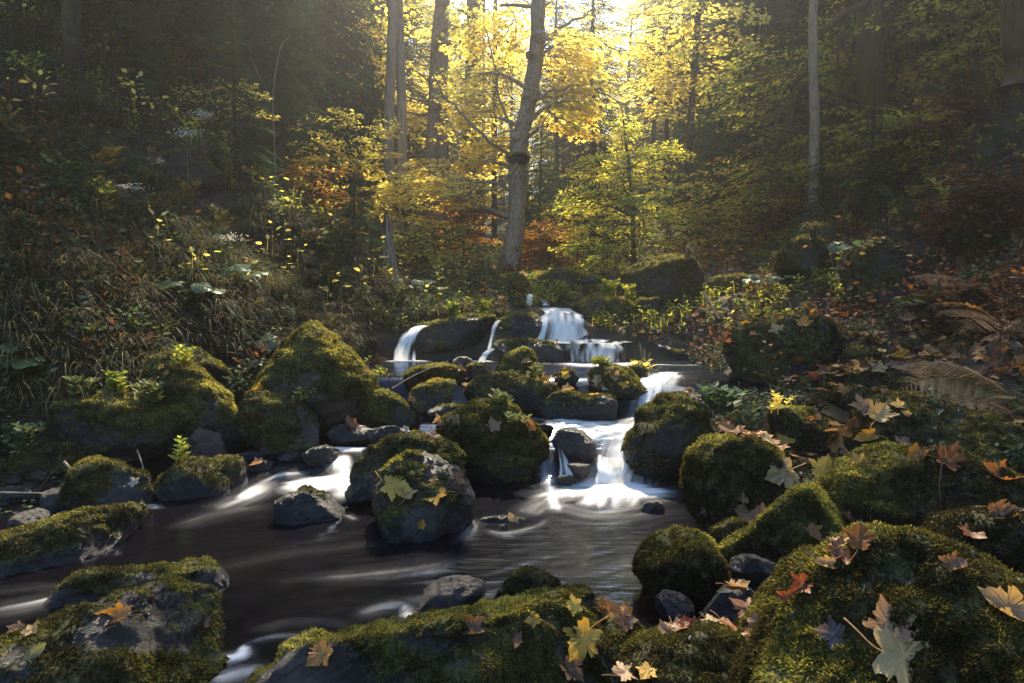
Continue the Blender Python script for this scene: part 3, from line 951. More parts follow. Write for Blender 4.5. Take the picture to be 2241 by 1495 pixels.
# cascade from the upper pool
stroke([(1455, 838), (1440, 855), (1405, 885), (1375, 905), (1360, 925)], .45, [.12, .10, .09, .10, .12], 1.15)
stroke([(1410, 834), (1460, 836), (1510, 838)], .55, [.03, .04, .03], .8)
# upper pool at the foot of the falls
stroke([(850, 791), (890, 792), (940, 791)], .55, [.05, .08, .04], 1.0)
stroke([(1010, 792), (1045, 792), (1075, 792)], .55, [.03, .05, .03], .9)
stroke([(1235, 798), (1290, 800), (1350, 799), (1400, 797)], .55, [.07, .11, .10, .05], 1.15)
stroke([(1420, 800), (1480, 800), (1540, 800)], .55, [.03, .025, .02], .6)
stroke([(1120, 795), (1180, 797), (1230, 797)], .55, [.02, .03, .05], .5)
# left rapids
stroke([(640, 992), (700, 985), (760, 985), (810, 985)], .14, [.03, .05, .06, .06], .8)
stroke([(748, 1005), (745, 1030), (735, 1050)], .12, [.05, .06, .07], 1.15)
stroke([(640, 1055), (690, 1055), (740, 1052), (770, 1045)], .06, [.06, .08, .08, .05], 1.1)
stroke([(525, 1085), (560, 1068), (610, 1055), (660, 1052)], .04, [.04, .06, .06, .06], .75)
stroke([(480, 1115), (540, 1095), (590, 1075)], 0, [.05, .06, .06], .5)
stroke([(400, 1150), (480, 1125), (560, 1110)], 0, [.05, .08, .09], .30)
stroke([(700, 1070), (730, 1072), (745, 1075)], 0, [.05, .05, .04], .8)
# faint drift lines in the lower pool
stroke([(1010, 1215), (960, 1238), (880, 1250), (760, 1262), (640, 1268)], 0, [.04, .08, .07, .05, .03], .22)
stroke([(860, 1180), (760, 1195), (600, 1215), (420, 1262)], 0, [.04, .05, .05, .04], .13)
stroke([(1030, 1140), (1030, 1160), (1010, 1185)], 0, [.03, .03, .03], .45)
stroke([(1060, 1160), (1110, 1168), (1180, 1150), (1195, 1135)], 0, [.02, .02, .02, .02], .45)
stroke([(0, 1335), (60, 1325), (120, 1312)], 0, [.05, .06, .05], .38)
stroke([(-40, 1300), (60, 1290), (130, 1285)], 0, [.03, .04, .03], .25)
stroke([(885, 1325), (893, 1345), (910, 1358)], 0, [.012, .02, .015], 1.1)
stroke([(780, 1345), (840, 1330), (890, 1325)], 0, [.02, .03, .02], .45)
stroke([(560, 1380), (640, 1362), (720, 1362), (760, 1372)], 0, [.018, .02, .018, .012], .45)
stroke([(540, 1410), (600, 1395), (680, 1390), (720, 1385)], 0, [.012, .016, .012, .01], .35)
stroke([(470, 1450), (500, 1445), (530, 1435), (535, 1415)], 0, [.02, .03, .02, .012], .95)
stroke([(480, 1490), (520, 1480), (560, 1470)], 0, [.04, .04, .03], .8)
stroke([(330, 1105), (345, 1112)], 0, [.02, .02], .5)
stroke([(760, 1130), (775, 1138)], 0, [.015, .015], .3)
slope_ = np.abs(np.gradient(WZ, axis=1)) / (wy[1] - wy[0])
core = foam
foam = core * (1 + .45 * streak + .2 * fine) + np.clip(streak - .18, 0, 1) * .16 * smooth(.5, 3.5, WY) * (WY < 4.6)
foam = np.clip(foam, 0, 1.1)
WZ = WZ + .010 * core * (1 + streak) + .004 * streak + .0025 * fine
# keep only where the bed lies below the surface
HZ = height(WX, WY)
keep = (HZ < WZ + .06)
kf = keep[:-1, :-1] | keep[1:, :-1] | keep[:-1, 1:] | keep[1:, 1:]
i, j = np.nonzero(kf)
nn = len(wy)
F = np.stack([i * nn + j, (i + 1) * nn + j, (i + 1) * nn + j + 1, i * nn + j + 1], -1)
mb = MB()
mb.add(np.stack([WX, WY, WZ], -1).reshape(-1, 3), F, foam.ravel())

m, t, n, l, out = new_mat("stream_water")
pos = geo_pos(t)
fo = attr(t, "v")
fres = N(t, "Fresnel", IOR=1.33)
gl = N(t, "BsdfGlossy")
gl.inputs['Roughness'].default_value = 0.12
gl.inputs['Color'].default_value = (0.42, 0.54, 0.78, 1)
trn = N(t, "BsdfTransparent")
trn.inputs[0].default_value = (0.26, 0.18, 0.18, 1)
bd = N(t, "BsdfDiffuse")
bd.inputs[0].default_value = (0.006, 0.005, 0.007, 1)
m0 = N(t, "MixShader")
m0.inputs[0].default_value = 0.55
l.new(trn.outputs[0], m0.inputs[1])
l.new(bd.outputs[0], m0.inputs[2])
m1 = N(t, "MixShader")
l.new(fres.outputs[0], m1.inputs[0])
l.new(m0.outputs[0], m1.inputs[1])
l.new(gl.outputs[0], m1.inputs[2])
wh = N(t, "BsdfDiffuse")
wh.inputs[0].default_value = (0.70, 0.69, 0.67, 1)
m2 = N(t, "MixShader")
l.new(ramp(t, fo, [(0.05, (0, 0, 0)), (0.25, (.022, .022, .022)), (0.5, (.13, .13, .13)), (0.8, (.48, .48, .48)), (1.0, (.80, .80, .80))]), m2.inputs[0])
l.new(m1.outputs[0], m2.inputs[1])
l.new(wh.outputs[0], m2.inputs[2])
bp = N(t, "Bump")
bp.inputs['Strength'].default_value = 0.25
bp.inputs['Distance'].default_value = 0.02
mp = N(t, "Mapping")
mp.inputs['Rotation'].default_value = (0, 0, R(-30))
mp.inputs['Scale'].default_value = (1.0, 5.0, 1)
l.new(pos, mp.inputs['Vector'])
l.new(objnoise(t, 3.0, 4, 0.55, mp.outputs[0]), bp.inputs['Height'])
l.new(bp.outputs[0], gl.inputs['Normal'])
l.new(m2.outputs[0], out.inputs[0])
tag(mb.build("water", m, smooth_=True), "dark stream pools with silky white foam", kind="structure")

# falling water: ribbons in front of the rock steps
m, t, n, l, out = new_mat("falling_water")
fo = attr(t, "v")
wh = N(t, "BsdfDiffuse")
wh.inputs[0].default_value = (0.82, 0.82, 0.80, 1)
tl = N(t, "BsdfTranslucent")
tl.inputs[0].default_value = (0.82, 0.82, 0.80, 1)
mw = N(t, "MixShader")
mw.inputs[0].default_value = 0.35
l.new(wh.outputs[0], mw.inputs[1])
l.new(tl.outputs[0], mw.inputs[2])
trn = N(t, "BsdfTransparent")
trn.inputs[0].default_value = (0.85, 0.82, 0.8, 1)
m2 = N(t, "MixShader")
l.new(ramp(t, fo, [(0.05, (0, 0, 0)), (0.5, (.55, .55, .55)), (0.9, (1, 1, 1))]), m2.inputs[0])
l.new(trn.outputs[0], m2.inputs[1])
l.new(mw.outputs[0], m2.inputs[2])
l.new(m2.outputs[0], out.inputs[0])
M['fall'] = m


def waterfall(tops, bots, bulge, label, seed, dens=.8, n=90, k=40, gap=.6, edge=.12):
    """tops, bots: lists of (px, py, depth)"""
    T = spline([P(*q) for q in tops], n)
    B = spline([P(*q) for q in bots], n)
    s = np.linspace(0, 1, k)
    V = np.zeros((n, k, 3))
    for i_, q in enumerate(s):
        V[:, i_, :2] = T[:, :2] * (1 - q ** .7) + B[:, :2] * q ** .7
        V[:, i_, 2] = T[:, 2] * (1 - q ** 1.6) + B[:, 2] * q ** 1.6
        V[:, i_, 1] -= bulge * math.sin(math.pi * q)
    u = np.repeat(np.linspace(0, 1, n)[:, None], k, 1)
    v = np.repeat(s[None, :], n, 0)
    width = np.linalg.norm(T[-1] - T[0]) + .1
    warp = fbm(np.stack([u.ravel() * 4, v.ravel() * 1.5, np.full(u.size, seed + .5)], 1), 2, seed + 60)
    p3 = np.stack([(u.ravel() + .05 * warp) * width * 13, v.ravel() * 1.1, np.full(u.size, seed * 3.7)], 1)
    st = fbm(p3, 4, seed).reshape(u.shape)
    V[:, :, 1] -= .02 * st * np.sin(np.pi * v)
    en = fbm(np.stack([v.ravel() * 3, np.full(u.size, seed * 1.3), u.ravel() * 2], 1), 3, seed + 40).reshape(u.shape) * edge * .9
    e = smooth(0, edge, u + en - .02) * smooth(0, edge, 1 - u + en - .02)
    a = dens * (1 + gap * st * 2.0) * e
    a = a * (0.75 + .45 * v) * smooth(0, .03, v + .02)
    mb = MB()
    i, j = np.meshgrid(np.arange(n - 1), np.arange(k - 1), indexing='ij')
    mb.add(V.reshape(-1, 3), np.stack([i * k + j, (i + 1) * k + j, (i + 1) * k + j + 1, i * k + j + 1], -1).reshape(-1, 4), np.clip(a, 0, 1.1).ravel())
    return tag(mb.build("waterfall", M['fall'], smooth_=True), label, kind="structure")


waterfall([(1192, 686, 8.75), (1215, 681, 8.7), (1250, 681, 8.7), (1275, 690, 8.7)], [(1168, 745, 8.25), (1205, 748, 8.2), (1250, 748, 8.2), (1296, 745, 8.25)], .06,
          "main white fall spreading over the upper rock step", 1, .85, gap=.9)
waterfall([(1228, 752, 8.1), (1270, 750, 8.05), (1320, 750, 8.05), (1364, 755, 8.1)], [(1232, 799, 7.9), (1275, 801, 7.85), (1320, 801, 7.85), (1366, 799, 7.9)], .04,
          "lowest curtain of water in thin threads", 2, .55, gap=1.1)
waterfall([(905, 716, 8.25), (925, 712, 8.2), (945, 714, 8.25)], [(858, 793, 7.9), (885, 794, 7.85), (908, 793, 7.9)], .08,
          "left fall pouring off the black ledge", 3, .75, gap=1.3, edge=.25)
waterfall([(1088, 702, 8.15), (1094, 701, 8.15), (1100, 702, 8.15)], [(1066, 765, 7.85), (1070, 765, 7.85), (1075, 765, 7.85)], .03,
          "thin thread of water beside the dripping rock", 4, .6, n=12, gap=.2, edge=.3)
waterfall([(1072, 765, 7.84), (1080, 763, 7.84), (1088, 765, 7.84)], [(1042, 793, 7.7), (1052, 794, 7.7), (1064, 793, 7.7)], .03,
          "small slide of water at the foot of the thin thread", 5, .7, n=16, gap=.4, edge=.3)
waterfall([(1153, 645, 9.8), (1160, 643, 9.8), (1167, 645, 9.8)], [(1150, 668, 9.55), (1158, 669, 9.55), (1168, 668, 9.55)], .02, "left strand of the highest trickle", 6, 1.0, n=12, gap=.2, edge=.3)
waterfall([(1180, 655, 9.7), (1186, 655, 9.7), (1192, 658, 9.7)], [(1188, 676, 9.4), (1200, 677, 9.4), (1210, 676, 9.4)], .02, "right strand of the highest trickle", 7, 1.0, n=12, gap=.2, edge=.3)
waterfall([(1175, 676, 9.3), (1210, 673, 9.3), (1255, 676, 9.3)], [(1190, 686, 8.74), (1225, 684, 8.7), (1270, 690, 8.7)], .0, "sheet of water running over the lip of the main fall", 8, .8, gap=.5)
waterfall([(1165, 745, 8.26), (1240, 744, 8.22), (1300, 742, 8.26), (1400, 748, 8.3)], [(1180, 750, 8.0), (1245, 752, 8.0), (1300, 752, 8.02), (1370, 754, 8.08)], .0, "white water resting on the middle step", 9, .5, gap=1.0, edge=.05)
waterfall([(1210, 942, 4.98), (1235, 1005, 4.86)][:1] + [(1225, 985, 4.9)], [(1225, 1060, 4.66), (1262, 1064, 4.62)], .03, "left strand of the small fall beside the brown stones", 10, .6, n=20, gap=.9, edge=.2)
waterfall([(1300, 990, 4.93), (1330, 1000, 4.93), (1375, 1000, 4.93), (1395, 1010, 4.93)], [(1295, 1060, 4.68), (1320, 1064, 4.66), (1350, 1064, 4.66), (1385, 1058, 4.7)], .05, "small fall dropping from the middle pool into the dark pool", 11, .75, gap=1.2)
YEL = [(0.0, (0.38, 0.26, 0.06)), (0.22, (0.58, 0.46, 0.12)), (0.5, (0.68, 0.58, 0.18)), (0.75, (0.58, 0.55, 0.17)), (1.0, (0.20, 0.25, 0.05))]
YGR = [(0.0, (0.34, 0.20, 0.04)), (0.3, (0.42, 0.36, 0.07)), (0.6, (0.27, 0.29, 0.06)), (1.0, (0.09, 0.13, 0.035))]
ORG = [(0.0, (0.10, 0.035, 0.015)), (0.4, (0.22, 0.095, 0.03)), (0.8, (0.36, 0.21, 0.05)), (1.0, (0.26, 0.22, 0.05))]
GRN = [(0.0, (0.014, 0.022, 0.012)), (0.5, (0.036, 0.055, 0.024)), (0.8, (0.080, 0.105, 0.035)), (1.0, (0.19, 0.19, 0.05))]  # greens darkened so the banks' shade sits in the leaf colour
SPR = [(0.0, (0.012, 0.024, 0.018)), (0.5, (0.035, 0.060, 0.034)), (1.0, (0.085, 0.115, 0.045))]
DRY = [(0.0, (0.028, 0.014, 0.010)), (0.4, (0.11, 0.050, 0.022)), (0.7, (0.28, 0.13, 0.042)), (1.0, (0.50, 0.31, 0.12))]
GRS = [(0.0, (0.024, 0.021, 0.012)), (0.4, (0.07, 0.058, 0.025)), (0.7, (0.10, 0.092, 0.035)), (1.0, (0.24, 0.19, 0.09))]
FRN = [(0.0, (0.11, 0.045, 0.022)), (0.5, (0.25, 0.14, 0.055)), (1.0, (0.36, 0.25, 0.10))]
BLU = [(0.0, (0.025, 0.050, 0.028)), (0.5, (0.060, 0.095, 0.045)), (1.0, (0.14, 0.17, 0.07))]
M['yellow'] = mat_leaf("yellow_leaves", YEL, .55, posvar=.5, spec=False)
M['ygreen'] = mat_leaf("yellow_green_leaves", YGR, .55, posvar=.5, spec=False)
M['orange'] = mat_leaf("orange_leaves", ORG, .5, posvar=.5, spec=False)
M['green'] = mat_leaf("green_leaves", GRN, .35, posvar=.5)
M['spruce'] = mat_leaf("spruce_needles", SPR, .25, posvar=.5, spec=False)
M['dry'] = mat_leaf("dead_leaves", DRY, .25, posvar=.6)
M['grass'] = mat_leaf("dry_grass", GRS, .35, posvar=.4)
M['fern'] = mat_leaf("dying_fern", FRN, .4, posvar=.4)
M['broad'] = mat_leaf("broad_green_leaves", BLU, .4, .4, posvar=.4)
M['white'] = mat_leaf("white_seed_heads", [(0, (.45, .42, .42)), (1, (.75, .70, .70))], .3)
M['fallen'] = mat_leaf("fallen_leaf", None, .35, .5, objcol=True, spots=True)
M['stalk'] = mat_leaf("green_brown_stalk", [(0, (.08, .05, .03)), (.5, (.14, .13, .04)), (1, (.30, .12, .08))], .1)



M['bramble'] = mat_leaf('bramble_leaves', [(0, (.03, .014, .010)), (.5, (.11, .04, .018)), (.85, (.24, .11, .03)), (1, (.12, .12, .03))], .4, posvar=.5)
M['lime'] = mat_leaf('lime_leaves', [(0, (.42, .34, .06)), (.5, (.54, .53, .11)), (1, (.30, .37, .07))], .62, posvar=.5, spec=False)


# ------------------------------------------------------------------ fallen leaves, each one an object
HALF = [(0, 0), (.10, -.07), (.22, -.14), (.36, -.10), (.34, .02), (.44, .05), (.36, .12), (.31, .17), (.42, .20), (.50, .30), (.64, .40), (.60, .48), (.50, .46), (.46, .53), (.36, .48), (.27, .44), (.30, .56), (.34, .64), (.24, .66), (.20, .78), (.10, .86), (0, 1.04)]
OUT = HALF + [(-x, y) for x, y in HALF[-2:0:-1]]


def leaf_mesh(kind, seed):
    """maple leaf (or plain oval) with veins, curl and a stalk; returns (blade, stem) meshes; 1 unit = leaf length"""
    r = np.random.default_rng(seed)
    if kind == 'oval':
        o_ = [(0, 0), (.14, .12), (.24, .35), (.25, .55), (.15, .82), (0, 1.0), (-.15, .82), (-.25, .55), (-.24, .35), (-.14, .12)]
    else:
        o_ = OUT
    q = np.array(o_, dtype=float)
    q = np.concatenate([q[:, None, :], ((q + np.roll(q, -1, 0)) / 2)[:, None, :]], 1).reshape(-1, 2)
    q[1::2] += r.normal(0, .012, (len(q) // 2, 2))
    q[:, 0] *= r.uniform(.85, 1.1)
    c = np.array([0, .30])
    rings = [.0, .22, .45, .7, .88, 1.0]
    n_ = len(q)
    V = []
    for s in rings:
        V.append(c + (q - c) * s if s else c[None])
    V2 = np.vstack(V)
    d2 = V2 - c
    rad = np.linalg.norm(d2, axis=1)
    ang = np.arctan2(d2[:, 0], d2[:, 1])
    z = .012 * r.normal(0, 1, len(V2)) * (rad > .1)
    lob = np.cos(ang * 5 / 1.15)
    z += -.025 * np.maximum(lob, 0) * rad + .035 * (1 - np.maximum(lob, 0)) * rad       # troughs along the veins
    cup = {'flat': .10, 'cup': .65, 'curl': 1.5, 'fold': .3, 'oval': .3}[kind]
    V3 = np.stack([V2[:, 0], V2[:, 1], z], 1)
    if kind in ('curl',):                   # roll around a slanted axis
        a0 = r.uniform(-.9, .9)
        ax = np.array([math.sin(a0), math.cos(a0)])
        px_ = np.array([ax[1], -ax[0]])
        s_ = d2 @ px_
        t_ = d2 @ ax
        k_ = 3.2
        V3[:, :2] = c + np.outer(t_, ax) + np.outer(np.sin(s_ * k_) / k_, px_)
        V3[:, 2] = z + (1 - np.cos(s_ * k_)) / k_ + .35 * t_ ** 2
    elif kind == 'fold':
        V3[:, 2] = z + np.abs(V2[:, 0]) * .85 + .25 * (V2[:, 1] - .3) ** 2
    else:
        V3[:, 2] = z + cup * rad ** 2 * (.6 + .4 * np.sin(ang * 2 + seed)) + .12 * np.sin(ang * 3 + seed) * rad
    F3, F4 = [], []
    for k in range(n_):
        F3.append((0, 1 + k, 1 + (k + 1) % n_))
    for s in range(1, len(rings) - 1):
        a_, b_ = 1 + (s - 1) * n_, 1 + s * n_
        for k in range(n_):
            F4.append((a_ + k, b_ + k, b_ + (k + 1) % n_, a_ + (k + 1) % n_))
    vein = np.exp(-(np.minimum.reduce([np.abs(ang - x) for x in (0, .95, -.95, 2.2, -2.2)]) * rad / .022) ** 2) + (rad < .02)
    mb = MB()
    V3[:, 1] -= .3
    mb.add(V3, np.array(F3), vein)
    mb.F.append(np.array(F4))
    me = mb.mesh("blade", M['fallen'], True)
    sb = MB()
    e = r.uniform(-.3, .3)
    q_ = spline([[0, -.3, V3[1 + n_ * 4, 2]], [e * .3, -.46, .02], [e, -.66, .03 + r.uniform(0, .05)], [e * 1.8, -.85, r.uniform(-.03, .12)]], 8)
    tube(sb, q_, np.linspace(.012, .016, 8), 4, .8)
    return me, sb.mesh("stem", M['fallen'], True)


LM = {k: [leaf_mesh(k, s) for s in range(4)] for k in ('flat', 'cup', 'curl', 'fold')}
LM['oval'] = [leaf_mesh('oval', 9)]
LCOL = {'yellow': (0.60, 0.43, 0.06), 'cream': (0.46, 0.31, 0.14), 'tan': (0.30, 0.185, 0.095), 'orange': (0.365, 0.167, 0.038), 'rust': (0.182, 0.072, 0.027), 'red': (0.182, 0.034, 0.015), 'brown': (0.099, 0.053, 0.034),
        'pink': (0.29, 0.165, 0.105), 'slate': (0.046, 0.049, 0.068), 'green': (0.099, 0.137, 0.053), 'white': (0.456, 0.426, 0.380), 'gold': (0.502, 0.274, 0.030)}
bpy.context.view_layer.update()
DG = bpy.context.evaluated_depsgraph_get()


def ground_hit(px, py):
    """first solid surface along the line of sight; water ribbons and moss strands are stepped through"""
    o_ = Vector((0, 0, CAMZ))
    d_ = ray(px, py).normalized()
    first = None
    for _ in range(4000):
        h, loc, nr, idx, ob, mt = sc.ray_cast(DG, o_, d_)
        if not h:
            return None
        nm = ob.name.split('.')[0]
        if nm in ('rock', 'ground'):
            if first is not None and (first - loc).length < .12:
                loc = first * .6 + loc * .4
            return loc, nr, ob
        if nm == 'moss' and first is None:
            first = loc
        o_ = loc + d_ * .00004
    return None


def put_leaf(px, py, size, col, kind, label, group=None, spin=None, lift=.004):
    h = ground_hit(px, py)
    if h is None:
        return None
    loc, nr, ob = h
    dist = (loc - Vector((0, 0, CAMZ))).length
    s_ = size / FX * loc.y * .86
    place_leaf(loc, nr, s_, col, kind, label, group, spin, lift, .10 if group else .5)


def place_leaf(loc, nr, s_, col, kind, label, group=None, spin=None, lift=.004, face=.10):
    if nr.z < 0:
        nr = -nr
    up = (nr * (.62 if face < .3 else .38) + Vector((0, 0, .42)) + Vector((rnd.uniform(-.12, .12), -face + rnd.uniform(-.12, .12), 0))).normalized()
    me, sm = LM[kind][rnd.randrange(len(LM[kind]))]
    o = tag(obj("fallen_leaf", me), label, 'leaf', group)
    o.location = loc + up * (lift + .06 * s_)
    q = up.to_track_quat('Z', 'Y')
    o.rotation_mode = 'QUATERNION'
    from mathutils import Quaternion
    o.rotation_quaternion = q @ Quaternion((0, 0, 1), rnd.uniform(0, 6.28) if spin is None else spin)
    o.scale = (s_, s_, s_)
    c = LCOL[col]
    j = rnd.uniform(.8, 1.15)
    o.color = (c[0] * j, c[1] * j * rnd.uniform(.93, 1.07), c[2] * j, 1)
    if s_ * FX / max(loc.y, .5) > 26:
        s = obj("stem", sm, o)
        s.color = (min(1, c[0] * 1.1), c[1], c[2], 1)
    return o


